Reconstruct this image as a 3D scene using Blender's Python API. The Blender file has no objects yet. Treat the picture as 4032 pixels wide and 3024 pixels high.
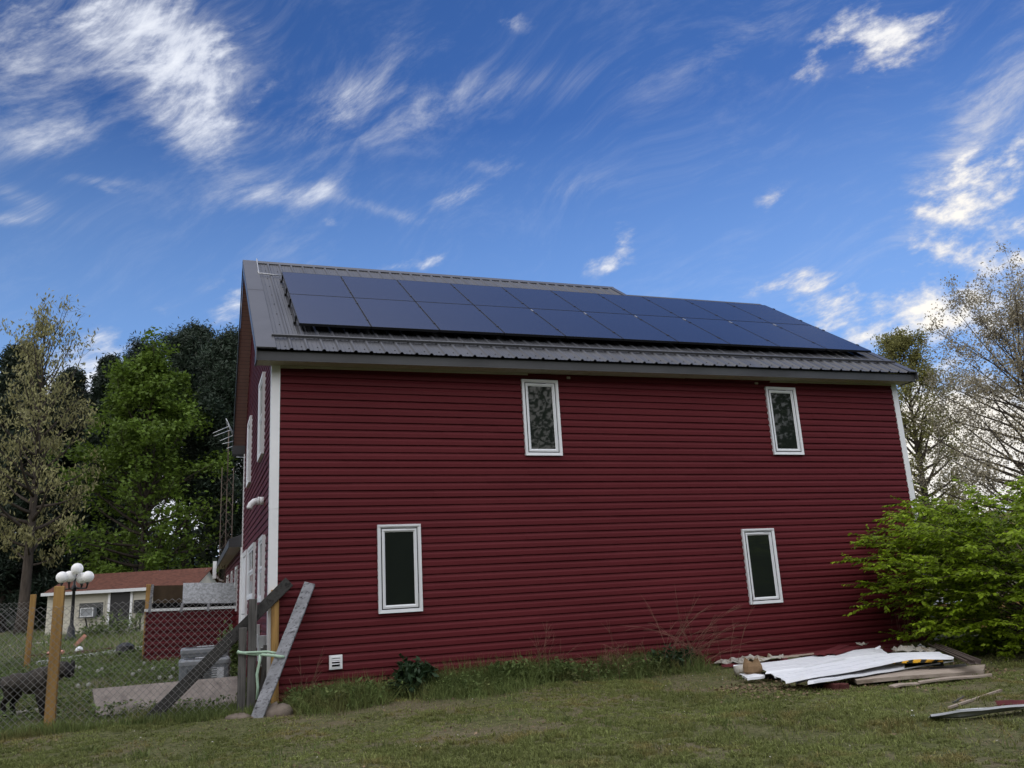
import bpy, math, random
import numpy as np
from mathutils import Vector, Matrix

sc = bpy.context.scene
COL = sc.collection
rad = math.radians

# ------------------------------------------------------------------ camera
FPX = 3281.54                      # focal length in photo pixels (4032 wide)
CC = np.array([-1.004, -12.362, 1.6])
CR = np.array([0.936228, -0.347187, -0.054207]); CU = np.array([-0.035503, -0.246933, 0.968382]); CF = np.array([0.349595, 0.904702, 0.243512])
cam_d = bpy.data.cameras.new('camera'); cam = bpy.data.objects.new('camera', cam_d); COL.objects.link(cam)
cam_d.sensor_width = 36.0; cam_d.lens = FPX/4032*36.0; cam_d.clip_start = .1; cam_d.clip_end = 3000
cam.matrix_world = Matrix(((CR[0], CU[0], -CF[0], CC[0]), (CR[1], CU[1], -CF[1], CC[1]), (CR[2], CU[2], -CF[2], CC[2]), (0, 0, 0, 1)))
sc.camera = cam

# ------------------------------------------------------------------ sun, sky, exposure
SUN_AZ, SUN_EL = rad(46), rad(17)    # behind the house, to the right
sun_d = bpy.data.lights.new('sun', 'SUN'); sun_d.energy = 0.6; sun_d.angle = rad(6); sun_d.color = (1, .86, .66)
sun = bpy.data.objects.new('sun', sun_d); COL.objects.link(sun)
sv = Vector((math.sin(SUN_AZ)*math.cos(SUN_EL), math.cos(SUN_AZ)*math.cos(SUN_EL), math.sin(SUN_EL)))
sun.rotation_euler = sv.to_track_quat('Z', 'Y').to_euler()
sc.view_settings.view_transform = 'Standard'; sc.view_settings.look = 'None'
sc.view_settings.exposure = 0.18; sc.view_settings.gamma = 1.0

world = bpy.data.worlds.new('World'); sc.world = world; world.use_nodes = True
def pdir(px, py):
    d = CF+(px-2016)/FPX*CR-(py-1512)/FPX*CU
    return d/np.linalg.norm(d)

class NT:
    """tiny helper for node trees"""
    def __init__(s, nt): s.nt = nt
    def n(s, t, **k):
        nd = s.nt.nodes.new(t)
        for a, b in k.items(): setattr(nd, a, b)
        return nd
    def put(s, sock, v):
        if isinstance(v, bpy.types.NodeSocket): s.nt.links.new(v, sock)
        elif v is not None: sock.default_value = v
    def m(s, op, a, b=None, c=None, clamp=False):
        nd = s.n('ShaderNodeMath', operation=op, use_clamp=clamp)
        s.put(nd.inputs[0], a); s.put(nd.inputs[1], b); s.put(nd.inputs[2], c)
        return nd.outputs[0]
    def v(s, op, a, b=None, out=0):
        nd = s.n('ShaderNodeVectorMath', operation=op)
        s.put(nd.inputs[0], a); s.put(nd.inputs[1], b)
        return nd.outputs[out]
    def noise(s, vec, scale, detail=4, rough=.55, dist=0., dim='3D'):
        nd = s.n('ShaderNodeTexNoise', noise_dimensions=dim)
        s.put(nd.inputs['Vector'], vec); nd.inputs['Scale'].default_value = scale
        nd.inputs['Detail'].default_value = detail; nd.inputs['Roughness'].default_value = rough
        nd.inputs['Distortion'].default_value = dist
        return nd.outputs['Fac']
    def ramp(s, fac, stops, interp='LINEAR'):
        nd = s.n('ShaderNodeValToRGB'); cr = nd.color_ramp; cr.interpolation = interp
        while len(cr.elements) < len(stops): cr.elements.new(.5)
        for e, (p, c) in zip(cr.elements, stops):
            e.position = p; e.color = (c[0], c[1], c[2], 1) if not isinstance(c, (int, float)) else (c, c, c, 1)
        s.put(nd.inputs[0], fac)
        return nd.outputs[0]
    def mix(s, fac, a, b, blend='MIX'):
        nd = s.n('ShaderNodeMix', data_type='RGBA', blend_type=blend)
        s.put(nd.inputs[0], fac)
        for i, v in ((6, a), (7, b)):
            if isinstance(v, tuple) and len(v) == 3: v = (*v, 1)
            s.put(nd.inputs[i], v)
        return nd.outputs[2]
    def maprange(s, v, a, b, c=0., d=1., smooth=True):
        nd = s.n('ShaderNodeMapRange', interpolation_type='SMOOTHSTEP' if smooth else 'LINEAR')
        for i, x in enumerate((v, a, b, c, d)): s.put(nd.inputs[i], x)
        return nd.outputs[0]

SKY_STR = .12
def _e(r, g, b, k=1.): return (r*k/SKY_STR, g*k/SKY_STR, b*k/SKY_STR)
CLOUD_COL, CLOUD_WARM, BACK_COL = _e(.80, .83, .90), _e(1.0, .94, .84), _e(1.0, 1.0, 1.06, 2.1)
CIR_ROT = 33
# sky patches: centre x, y, half width, half height (photo drawn 2212 wide), tilt, strength
CIRRUS = [(290, 60, 250, 110, -12, .95), (400, 190, 130, 90, -40, .85), (430, 300, 90, 50, -35, .8), (90, 300, 100, 45, 25, 1.0), (30, 130, 90, 90, 0, .7), (770, 215, 150, 50, 40, .85), (880, 270, 110, 35, 25, .55), (1080, 185, 260, 40, 5, .55),
          (1600, 90, 260, 40, 25, .38), (590, 420, 130, 30, 8, .8), (680, 420, 60, 20, 40, .8), (830, 455, 90, 16, -14, .75), (985, 425, 85, 20, 22, 1.05), (40, 425, 80, 25, -20, .8), (30, 475, 50, 18, 5, .9), (210, 390, 70, 12, 0, .8), (1060, 360, 110, 18, -5, .4), (1240, 405, 90, 22, 10, .4), (640, 540, 160, 60, 0, .3),
          (2170, 190, 70, 170, -28, .65), (2040, 400, 55, 150, -30, .55)]
PUFFS = [(1850, 40, 80, 45, 30, .95), (1920, 110, 70, 50, 30, .95), (1750, 150, 40, 30, 20, .9), (1980, 60, 60, 40, 0, .9), (1300, 580, 60, 28, 10, .62), (1340, 520, 40, 50, -30, .6), (2000, 695, 190, 45, 12, 1.25), (1850, 660, 200, 50, 10, .85), (2080, 420, 70, 150, -30, 1.1), (2180, 560, 90, 90, 0, 1.1), (1090, 40, 50, 20, -10, .65),
         (890, 570, 80, 14, 8, .75), (930, 570, 30, 12, 25, .55), (2100, 985, 240, 150, 0, 3.4), (270, 60, 250, 110, -10, 1.05), (420, 180, 90, 80, -30, .9), (1670, 430, 45, 22, 10, .5), (1670, 510, 35, 18, 0, .5), (715, 480, 22, 16, 0, 1.1), (735, 525, 18, 8, 10, 1.1), (510, 660, 40, 50, 0, .8), (240, 1010, 420, 190, 0, 3.4), (230, 408, 22, 10, 0, .7), (1700, 610, 120, 40, 10, .7)]
def build_sky():
    nt = world.node_tree; nt.nodes.clear(); N = NT(nt)
    out = N.n('ShaderNodeOutputWorld'); bg = N.n('ShaderNodeBackground'); nt.links.new(bg.outputs[0], out.inputs[0])
    sky = N.n('ShaderNodeTexSky', sky_type='NISHITA'); sky.sun_disc = False
    sky.sun_elevation = SUN_EL; sky.sun_rotation = SUN_AZ; sky.altitude = 200; sky.air_density = 1.0; sky.dust_density = .05; sky.ozone_density = 6.0
    d = N.n('ShaderNodeTexCoord').outputs['Generated']
    sep = N.n('ShaderNodeSeparateXYZ'); nt.links.new(d, sep.inputs[0]); dx, dy, dz = sep.outputs
    base = N.v('MULTIPLY', sky.outputs[0], (.52, .61, .80))
    # cloud sheet coordinates (a flat layer high above)
    h = N.m('ADD', N.m('MAXIMUM', dz, 0.0), .12)
    cmb = N.n('ShaderNodeCombineXYZ'); nt.links.new(N.m('DIVIDE', dx, h), cmb.inputs[0]); nt.links.new(N.m('DIVIDE', dy, h), cmb.inputs[1])
    sheet = cmb.outputs[0]
    def blob(px, py, sx, sy, ang=0., amp=1.):
        """elliptical patch of sky: centre, half sizes in photo pixels, tilt in degrees"""
        c = pdir(px, py); ca, sa = math.cos(rad(ang)), math.sin(rad(ang))
        e1 = pdir(px+10*ca, py-10*sa)-c; e2 = pdir(px-10*sa, py-10*ca)-c
        e1 = e1/np.linalg.norm(e1)/(sx/FPX); e2 = e2/np.linalg.norm(e2)/(sy/FPX)
        a = N.v('DOT_PRODUCT', d, tuple(e1), out=1); b = N.v('DOT_PRODUCT', d, tuple(e2), out=1)
        a = N.m('SUBTRACT', a, float(c@e1)); b = N.m('SUBTRACT', b, float(c@e2))
        r2 = N.m('ADD', N.m('MULTIPLY', a, a), N.m('MULTIPLY', b, b))
        g = N.m('MULTIPLY', N.m('POWER', 2.718, N.m('MULTIPLY', r2, -1.0)), amp)
        front = N.m('GREATER_THAN', N.v('DOT_PRODUCT', d, tuple(c), out=1), 0.2)
        return N.m('MULTIPLY', g, front)
    def total(bl):
        t = None
        for b in bl:
            g = blob(*b); t = g if t is None else N.m('ADD', t, g)
        return t
    S = 1.823
    cir = total([(b[0]*S, b[1]*S, b[2]*S, b[3]*S, *b[4:]) for b in CIRRUS])
    puf = total([(b[0]*S, b[1]*S, b[2]*S, b[3]*S, *b[4:]) for b in PUFFS])
    # fibrous noise for cirrus, streaks rising to the right; small cells for altocumulus
    def dirs(px, py, ang):
        c = pdir(px, py); ca, sa = math.cos(rad(ang)), math.sin(rad(ang))
        e1 = pdir(px+10*ca, py-10*sa)-c; e2 = pdir(px-10*sa, py-10*ca)-c
        return N.v('DOT_PRODUCT', d, tuple(e1/np.linalg.norm(e1)), out=1), N.v('DOT_PRODUCT', d, tuple(e2/np.linalg.norm(e2)), out=1)
    nz = N.n('ShaderNodeTexNoise'); nt.links.new(d, nz.inputs['Vector']); nz.inputs['Scale'].default_value = 4.0; nz.inputs['Detail'].default_value = 1.5
    wob = N.v('SUBTRACT', nz.outputs['Color'], (.5, .5, .5))
    e1, e2 = dirs(1400, 500, CIR_ROT)
    cb = N.n('ShaderNodeCombineXYZ'); nt.links.new(N.m('MULTIPLY', e1, 4.2), cb.inputs[0]); nt.links.new(N.m('MULTIPLY', e2, 13.0), cb.inputs[1])
    wv = N.v('ADD', cb.outputs[0], N.v('MULTIPLY', wob, (1.2, 2.2, 0)))
    nc = N.noise(wv, 1.0, 10, .66); nf = N.noise(wv, 4.5, 8, .68)
    nc = N.m('ADD', N.m('MULTIPLY', nc, .55), N.m('MULTIPLY', nf, .45))
    cirs = N.m('MINIMUM', cir, 1.25)
    dc = N.m('MULTIPLY', N.m('MINIMUM', cirs, 1.0), N.maprange(N.m('ADD', nc, N.m('MULTIPLY', cirs, .13)), .46, .84), clamp=True)
    veil = N.m('MULTIPLY', N.maprange(nc, .46, .8), .11)
    e1, e2 = dirs(3500, 700, 22)
    cb = N.n('ShaderNodeCombineXYZ'); nt.links.new(N.m('MULTIPLY', e1, 23.0), cb.inputs[0]); nt.links.new(N.m('MULTIPLY', e2, 40.0), cb.inputs[1])
    pv = N.v('ADD', cb.outputs[0], N.v('MULTIPLY', wob, (2.0, 2.0, 0)))
    npf = N.noise(pv, 1.0, 8, .62); np2 = N.noise(pv, .28, 4, .55)
    npp = N.m('ADD', N.m('MULTIPLY', npf, .62), N.m('MULTIPLY', np2, .38))
    pufs = N.m('MINIMUM', puf, 2.4)
    dp = N.m('MULTIPLY', N.m('MINIMUM', N.m('MULTIPLY', pufs, 1.6), 1.0), N.maprange(N.m('ADD', npp, N.m('MULTIPLY', pufs, .14)), .56, .80), clamp=True)
    # unseen cloud bank added overhead and behind the camera to light the scene
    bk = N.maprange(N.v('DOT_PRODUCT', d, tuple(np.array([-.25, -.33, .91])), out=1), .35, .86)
    bk2 = N.m('MULTIPLY', N.maprange(N.v('DOT_PRODUCT', d, tuple(np.array([-.94, -.18, .29])), out=1), .45, .95), .85)  # unseen warm cloud added at the left to warm the gable
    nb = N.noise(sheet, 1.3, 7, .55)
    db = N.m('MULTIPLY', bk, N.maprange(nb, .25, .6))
    # low haze glow near the sun
    ccol = N.mix(N.maprange(N.v('DOT_PRODUCT', d, tuple(sv), out=1), .93, 1.0), CLOUD_COL, CLOUD_WARM)
    base = N.mix(N.maprange(dz, .52, .06, smooth=False), base, _e(.27, .47, .83))
    base = N.mix(veil, base, ccol)
    lit = N.ramp(N.m('ADD', dc, dp), [(.0, .70), (.9, 1.0)])
    ccol = N.mix(1.0, ccol, lit, 'MULTIPLY')
    col = N.mix(N.m('MULTIPLY', dc, .95), base, ccol)
    col = N.mix(N.m('MULTIPLY', dp, .97), col, ccol)
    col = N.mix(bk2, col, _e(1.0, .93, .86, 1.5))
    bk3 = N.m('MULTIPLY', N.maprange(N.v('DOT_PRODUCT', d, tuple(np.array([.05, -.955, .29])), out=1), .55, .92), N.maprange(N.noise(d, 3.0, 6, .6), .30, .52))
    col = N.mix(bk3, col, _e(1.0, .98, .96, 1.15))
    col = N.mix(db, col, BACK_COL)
    nt.links.new(col, bg.inputs[0]); bg.inputs[1].default_value = SKY_STR
build_sky()

# ------------------------------------------------------------------ helpers
def onY(px, py, Y):
    d = pdir(px, py); return CC+(Y-CC[1])/d[1]*d
def onZ(px, py, Z):
    d = pdir(px, py); return CC+(Z-CC[2])/d[2]*d
def onX(px, py, X):
    d = pdir(px, py); return CC+(X-CC[0])/d[0]*d
def onD(px, py, D):
    d = pdir(px, py); return CC+D/(d@CF)*d
def gz(x, y):
    """height of the ground"""
    x = np.asarray(x, float); y = np.asarray(y, float)
    return .27+.0225*np.clip(y, -40, 34)+.005*np.clip(x, 0, 14)
def onG(px, py):
    d = pdir(px, py); t = 5.0
    for _ in range(40):
        p = CC+t*d; t += (gz(p[0], p[1])-p[2])/(d[2]-.0225*d[1]-(.005*d[0] if p[0] > 0 else 0))
    return CC+t*d

class MB:
    """collects faces for ONE mesh"""
    def __init__(s): s.v = []; s.f = []; s.mi = []; s.sm = []
    def add(s, vs, fs, mi=0, smooth=False):
        o = len(s.v); s.v.extend([tuple(map(float, p)) for p in vs])
        for f in fs: s.f.append([o+i for i in f]); s.mi.append(mi); s.sm.append(smooth)
        return s
    def box(s, x0, x1, y0, y1, z0, z1, mi=0, zf=None):
        vs = [(x, y, z) for x in (x0, x1) for y in (y0, y1) for z in (z0, z1)]
        if zf: vs = [(x, y, z+zf(x)) for x, y, z in vs]
        return s.add(vs, [(0, 1, 3, 2), (4, 6, 7, 5), (0, 4, 5, 1), (2, 3, 7, 6), (0, 2, 6, 4), (1, 5, 7, 3)], mi)
    def obox(s, c, ax, ay, az, hx, hy, hz, mi=0, bev=0.):
        c, ax, ay, az = [np.asarray(q, float) for q in (c, ax, ay, az)]
        if bev:
            # bevelled bar: an octagon section swept along ax, ends slightly smaller
            sec = [(hy-bev, -hz), (hy, -hz+bev), (hy, hz-bev), (hy-bev, hz), (-hy+bev, hz), (-hy, hz-bev), (-hy, -hz+bev), (-hy+bev, -hz)]
            vs = []
            for t, k in ((-hx, .9), (-hx+bev, 1), (hx-bev, 1), (hx, .9)):
                vs += [c+ax*t+ay*(a*k)+az*(b*k) for a, b in sec]
            fs = [(r*8+i, r*8+(i+1) % 8, r*8+8+(i+1) % 8, r*8+8+i) for r in range(3) for i in range(8)]
            fs += [tuple(range(7, -1, -1)), tuple(range(24, 32))]
            return s.add(vs, fs, mi)
        vs = [c+ax*hx*i+ay*hy*j+az*hz*k for i in (-1, 1) for j in (-1, 1) for k in (-1, 1)]
        return s.add(vs, [(0, 1, 3, 2), (4, 6, 7, 5), (0, 4, 5, 1), (2, 3, 7, 6), (0, 2, 6, 4), (1, 5, 7, 3)], mi)
    def beam(s, p0, p1, w, t, up=(0, 0, 1), mi=0, bev=0.):
        """bar from p0 to p1; w across, t along 'up'"""
        p0, p1 = np.asarray(p0, float), np.asarray(p1, float); d = p1-p0; L = np.linalg.norm(d); d = d/L
        u = np.asarray(up, float); u = u-(u@d)*d; u /= np.linalg.norm(u); w_ = np.cross(d, u)
        return s.obox((p0+p1)/2, d, w_, u, L/2, w/2, t/2, mi, bev)
    def tube(s, pts, rad_, n=6, mi=0, cap=True, smooth=True):
        pts = [np.asarray(p, float) for p in pts]; k = len(pts)
        if not hasattr(rad_, '__len__'): rad_ = [rad_]*k
        o = len(s.v); vs = []
        ref = np.array([.13, .21, .97])
        for i, p in enumerate(pts):
            d = pts[min(i+1, k-1)]-pts[max(i-1, 0)]; d = d/(np.linalg.norm(d)+1e-9)
            a = np.cross(d, ref)
            if np.linalg.norm(a) < .1: a = np.cross(d, (1, 0, 0))
            a /= np.linalg.norm(a); b = np.cross(d, a)
            for j in range(n):
                t = 2*math.pi*j/n; vs.append(p+rad_[i]*(math.cos(t)*a+math.sin(t)*b))
        fs = [(i*n+j, i*n+(j+1) % n, (i+1)*n+(j+1) % n, (i+1)*n+j) for i in range(k-1) for j in range(n)]
        if cap: fs += [tuple(range(n-1, -1, -1)), tuple((k-1)*n+j for j in range(n))]
        return s.add(vs, fs, mi, smooth)
    def lathe(s, c, prof, n=16, mi=0, smooth=True):
        """prof: (radius, z) pairs around a vertical axis at c"""
        c = np.asarray(c, float); vs = [c+np.array([r*math.cos(2*math.pi*j/n), r*math.sin(2*math.pi*j/n), z]) for r, z in prof for j in range(n)]
        fs = [(i*n+j, i*n+(j+1) % n, (i+1)*n+(j+1) % n, (i+1)*n+j) for i in range(len(prof)-1) for j in range(n)]
        fs += [tuple(range(n-1, -1, -1)), tuple((len(prof)-1)*n+j for j in range(n))]
        return s.add(vs, fs, mi, smooth)
    def grid(s, P, mi=0, smooth=True):
        """P[i][j] points"""
        a, b = len(P), len(P[0])
        return s.add([p for r in P for p in r], [(i*b+j, i*b+j+1, (i+1)*b+j+1, (i+1)*b+j) for i in range(a-1) for j in range(b-1)], mi, smooth)
    def ring(s, x0, x1, z0, z1, w, yb, yo, yi, T=lambda x, y, z: (x, y, z)):
        """mitred picture frame in the XZ plane: back yb, front outer edge yo, front inner edge yi"""
        o = [(x0, z0), (x1, z0), (x1, z1), (x0, z1)]; i_ = [(x0+w, z0+w), (x1-w, z0+w), (x1-w, z1-w), (x0+w, z1-w)]
        vs = [T(x, yb, z) for x, z in o]+[T(x, yo, z) for x, z in o]+[T(x, yi, z) for x, z in i_]+[T(x, yb, z) for x, z in i_]
        fs = []
        for k in range(4):
            q = (k+1) % 4
            fs += [(k, q, 4+q, 4+k), (4+k, 4+q, 8+q, 8+k), (8+k, 8+q, 12+q, 12+k), (k, 12+k, 12+q, q)]
        return s.add(vs, fs)
    def build(s, name, mats, parent=None, loc=None, solid=0.):
        if not isinstance(mats, (list, tuple)): mats = [mats]
        root = np.zeros(3)
        if parent is not None:
            q = parent
            while q is not None: root = root+np.array(q.location); q = q.parent
            off = root
        else:
            off = np.array(loc, float) if loc is not None else np.zeros(3)
        me = bpy.data.meshes.new(name)
        me.from_pydata([(p[0]-off[0], p[1]-off[1], p[2]-off[2]) for p in s.v], [], s.f)
        for m_ in mats: me.materials.append(m_)
        me.polygons.foreach_set('material_index', s.mi); me.polygons.foreach_set('use_smooth', s.sm); me.update()
        o = bpy.data.objects.new(name, me); COL.objects.link(o)
        if parent is not None: o.parent = parent
        else: o.location = off
        if solid:
            md = o.modifiers.new('thick', 'SOLIDIFY'); md.thickness = solid
        return o

def tag(o, label, cat=None, group=None, kind=None):
    if label: o['label'] = label
    if cat: o['category'] = cat
    if group: o['group'] = group
    if kind: o['kind'] = kind
    return o
def empty(name, loc, label, cat, group=None):
    o = bpy.data.objects.new(name, None); o.empty_display_size = .2; COL.objects.link(o); o.location = loc
    return tag(o, label, cat, group)
def np_mesh(name, V, Fs, mats, parent=None, loc=(0, 0, 0), smooth=False):
    """V (n,3) array, Fs list of (m,k) index arrays; quick builder for foliage"""
    me = bpy.data.meshes.new(name); V = np.asarray(V, np.float32)-np.asarray(loc, np.float32)
    me.vertices.add(len(V)); me.vertices.foreach_set('co', V.ravel())
    nl = sum(F.size for F in Fs); npg = sum(len(F) for F in Fs)
    me.loops.add(nl); me.polygons.add(npg)
    me.loops.foreach_set('vertex_index', np.concatenate([F.ravel() for F in Fs]).astype(np.int32))
    st = []; a = 0
    for F in Fs: st.append(a+np.arange(len(F))*F.shape[1]); a += F.size
    me.polygons.foreach_set('loop_start', np.concatenate(st).astype(np.int32))
    me.polygons.foreach_set('use_smooth', np.full(npg, smooth))
    me.update(calc_edges=True); me.validate()
    if not isinstance(mats, (list, tuple)): mats = [mats]
    for m_ in mats: me.materials.append(m_)
    o = bpy.data.objects.new(name, me); COL.objects.link(o)
    if parent is not None: o.parent = parent
    else: o.location = loc
    return o

# ------------------------------------------------------------------ materials
DIRT = {'white_vinyl_sheet': .60}
def mat(name, col, rough=.6, var=.15, scale=3., spec=.4, metal=0., bump=0., bscale=40., stretch=(1, 1, 1), col2=None, scale2=None, coat=0., isl=0., trans=0., detail=5):
    """principled material with procedural mottling of its own colour"""
    m = bpy.data.materials.new(name); m.use_nodes = True; N = NT(m.node_tree); b = m.node_tree.nodes['Principled BSDF']
    tc = N.n('ShaderNodeTexCoord').outputs['Object']
    mp = N.n('ShaderNodeMapping'); m.node_tree.links.new(tc, mp.inputs[0]); mp.inputs['Scale'].default_value = stretch; v = mp.outputs[0]
    f = N.noise(v, scale, detail, .6)
    c = np.array(col, float)
    lo, hi = tuple(c*(1-var)), tuple(np.minimum(c*(1+var), 1))
    cc = N.ramp(f, [(.3, lo), (.7, hi)])
    if col2 is not None:
        f2 = N.noise(v, scale2 or scale*.6, 6, .65)
        cc = N.mix(N.maprange(f2, DIRT.get(name, .5), DIRT.get(name, .5)+.16), cc, tuple(col2))
    if isl:
        r = N.n('ShaderNodeNewGeometry').outputs['Random Per Island']
        cc = N.mix(1.0, cc, N.ramp(r, [(0, (1-isl,)*3), (1, (1+isl,)*3)]), 'MULTIPLY')
    N.put(b.inputs['Base Color'], cc); b.inputs['Roughness'].default_value = rough; b.inputs['Metallic'].default_value = metal
    b.inputs['Specular IOR Level'].default_value = spec; b.inputs['Coat Weight'].default_value = coat
    if bump:
        bn = N.n('ShaderNodeBump'); bn.inputs['Strength'].default_value = bump; bn.inputs['Distance'].default_value = .01
        N.put(bn.inputs['Height'], N.noise(v, bscale, 4, .6)); N.put(b.inputs['Normal'], bn.outputs[0])
    if trans:
        t = N.n('ShaderNodeBsdfTranslucent'); N.put(t.inputs[0], cc); mx = N.n('ShaderNodeMixShader'); mx.inputs[0].default_value = trans
        out = m.node_tree.nodes['Material Output']
        m.node_tree.links.new(b.outputs[0], mx.inputs[1]); m.node_tree.links.new(t.outputs[0], mx.inputs[2]); m.node_tree.links.new(mx.outputs[0], out.inputs[0])
    return m

M = {}
M['siding'] = mat('maroon_vinyl', (.102, .0175, .0215), .5, .10, .9, .07, bump=.15, bscale=3, stretch=(.5, .5, 1.2))
M['trim'] = mat('white_trim', (.76, .77, .78), .45, .05, 2., .4)
M['window_white'] = mat('white_window_vinyl', (.72, .74, .76), .4, .05, 4., .4)
M['roof'] = mat('taupe_metal_roof', (.064, .066, .073), .40, .22, 1.4, .5, bump=.1, bscale=6, stretch=(1, .3, .3))
M['rooftrim'] = mat('taupe_metal_trim', (.066, .067, .073), .38, .12, 2., .5)
M['fascia'] = mat('grey_fascia', (.050, .052, .056), .5, .25, 1.1, .4)
M['soffit'] = mat('cream_soffit', (.40, .37, .32), .55, .08, 3., .3)
M['rake_soffit'] = mat('brown_soffit', (.30, .19, .17), .55, .10, 3., .3)
M['concrete'] = mat('concrete', (.28, .27, .25), .9, .25, 6., .2, bump=.4)
M['black'] = mat('black_metal', (.012, .012, .013), .45, .2, 5., .4)
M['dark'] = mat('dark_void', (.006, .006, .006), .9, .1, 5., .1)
def glass(name, col=(.014, .018, .015), rough=.02):
    m = bpy.data.materials.new(name); m.use_nodes = True; N = NT(m.node_tree); b = m.node_tree.nodes['Principled BSDF']
    b.inputs['Base Color'].default_value = (*col, 1); b.inputs['Roughness'].default_value = rough; b.inputs['Specular IOR Level'].default_value = .5
    bn = N.n('ShaderNodeBump'); bn.inputs['Strength'].default_value = .06; bn.inputs['Distance'].default_value = .01
    N.put(bn.inputs['Height'], N.noise(N.n('ShaderNodeTexCoord').outputs['Object'], 2.5, 2, .5)); N.put(b.inputs['Normal'], bn.outputs[0])
    return m
M['glass'] = glass('dark_glass')
M['pv'] = mat('solar_glass', (.018, .026, .060), .26, .10, .35, .5, coat=.0)
M['pvframe'] = mat('black_frame', (.008, .009, .012), .4, .2, 5., .4)
M['galv'] = mat('galvanised_steel', (.42, .43, .44), .4, .15, 8., .5, metal=.6)

# ------------------------------------------------------------------ the red house
RK = .0118; RM = .673; RC = 1/math.hypot(1, RM); RS = RM*RC
def rt(x): return RK*(x+.27)
def roofpt(x, L, h=0.): return (x, -.37+L*RC-h*RS, 5.228+L*RS+h*RC+rt(x))
XL, XR = -.27, 12.10          # roof ends
CO = .1143                    # siding course
house = empty('red_house', (6, 3.6, .3), 'two storey house clad in dark red siding with a grey metal roof', 'house')
rng = np.random.default_rng(7)

def siding(mb, conv, z0, z1, lim, phase=4.922, seams=True, deep=1., CO=CO):
    """courses of dutch lap siding; conv(u, out, z) -> world point; lim(z) -> (u0, u1)"""
    k = math.floor((z0-phase)/CO); z = phase+k*CO
    prof = [(0., 0.001), (0., .026), (.056, .0245), (.064, .020), (.082, .009), (CO, .001)]; prof = [(a, b*deep) for a, b in prof]
    while z < z1:
        zs = [max(min(z+a, z1), z0) for a, b in prof]
        a0, b0 = lim(z+CO/2)
        cuts = [0., 1.]
        if seams and b0-a0 > 2:
            c = rng.uniform(.08, .45); cuts = [0.]
            while c < .96: cuts.append(c); c += 3.66/(b0-a0)*rng.uniform(.85, 1.)
            cuts.append(1.)
        for q in range(len(cuts)-1):
            off = .0035*(q % 2)
            rows = []
            for (dz, o), zz in zip(prof, zs):
                a, b = lim(zz)
                rows.append([conv(a+(b-a)*cuts[q], o+off, zz), conv(a+(b-a)*(cuts[q+1]+(.004 if q < len(cuts)-2 else 0)), o+off, zz)])
            mb.grid(rows, 0, False)
        z += CO
mb = MB(); siding(mb, lambda u, o, z: (u, -o, z), .30, 5.26, lambda z: (.02, 11.87)); mb.build('wall', M['siding'], house)
def yfront(z): return max(0.0, -.37+(z-5.20)/RM+.03)
def yback(z): return min(7.2, 7.5-(z-5.08)/1.228-.03)
mb = MB(); siding(mb, lambda u, o, z: (-o, u, z), .30, 8.45, lambda z: (min(yfront(z)+.02, yback(z)-.01), yback(z)), deep=.6); mb.build('gable_wall', M['siding'], house)
mb = MB(); siding(mb, lambda u, o, z: (11.89+o, u, z), .34, 7.9, lambda z: (min(yfront(z)+.02, 5.9), max(min(7.2, 6.4-(z-5.08)/1.228), min(yfront(z)+.03, 5.91))), seams=False); mb.build('gable_wall', M['siding'], house)
mb = MB(); mb.box(.05, 11.8, 6.9, 7.2, .3, 5.2); mb.build('wall', M['siding'], house)
mb = MB(); mb.box(.06, 11.83, .006, .03, .32, 5.43); mb.build('sheathing', M['dark'], house)
mb = MB(); mb.box(.03, 11.86, .012, 7.15, -.3, .34); mb.build('foundation', M['concrete'], house)
for x, sx in ((0, 1), (11.89, -1)):                                    # corner posts
    for y, sy in ((0, 1), (7.2, -1)):
        mb = MB(); zt = 5.07+rt(x)
        px = [(x-.03*sx, y-.03*sy), (x+.095*sx, y-.03*sy), (x+.095*sx, y-.004*sy), (x-.004*sx, y-.004*sy), (x-.004*sx, y+.095*sy), (x-.03*sx, y+.095*sy)]
        for za, zb in ((.30, 2.95), (2.951, zt)):
            e = .0 if za < 1 else .0025
            vs = [(a+(-sx*e if a*sx < x*sx else 0), b+(-sy*e if b*sy < y*sy else 0), z) for z in (za, zb) for a, b in px]
            n = 6; mb.add(vs, [(i, (i+1) % n, n+(i+1) % n, n+i) for i in range(n)]+[tuple(range(n)), tuple(range(n, 2*n))])
        mb.build('corner_trim', M['trim'], house)

# roof, front slope with ribs every 9 inches
def ribs(x0, x1):
    P = [(x0, 0.)]; x = -.018
    while x < x1-.05:
        if x > x0+.32 or x > x0+.2:
            P += [(x-.032, 0), (x-.012, .027), (x+.012, .027), (x+.032, 0)]
        for q in (.076, .152):
            if x+q+.01 < x1: P += [(x+q-.012, 0), (x+q-.004, .005), (x+q+.004, .005), (x+q+.012, 0)]
        x += .2333
    return [p for p in P if p[0] >= x0]+[(x1, 0.)]
mb = MB()
for x0, x1, Lt in ((XL+.03, 8.30, 6.02), (8.3001, XR-.01, 5.22)):
    pr_ = ribs(x0, x1)
    LS = [-.045, 1.5, 3.0, 4.5, Lt]
    rows = [[roofpt(x, L, h) for x, h in pr_] for L in LS]
    mb.grid(rows, 0, False)
for L in (.09, .62, 1.25, 1.9, 2.55, 3.2, 3.85, 4.5, 5.2):             # screws
    x = -.10
    while x < (12 if L < .7 else .5):
        c = np.array(roofpt(x, L, .004)); mb.lathe(c, [(.011, 0), (.011, .006), (.005, .012)], 6, 1); x += .2333
mb.build('roof', [M['roof'], M['black']], house)
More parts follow.
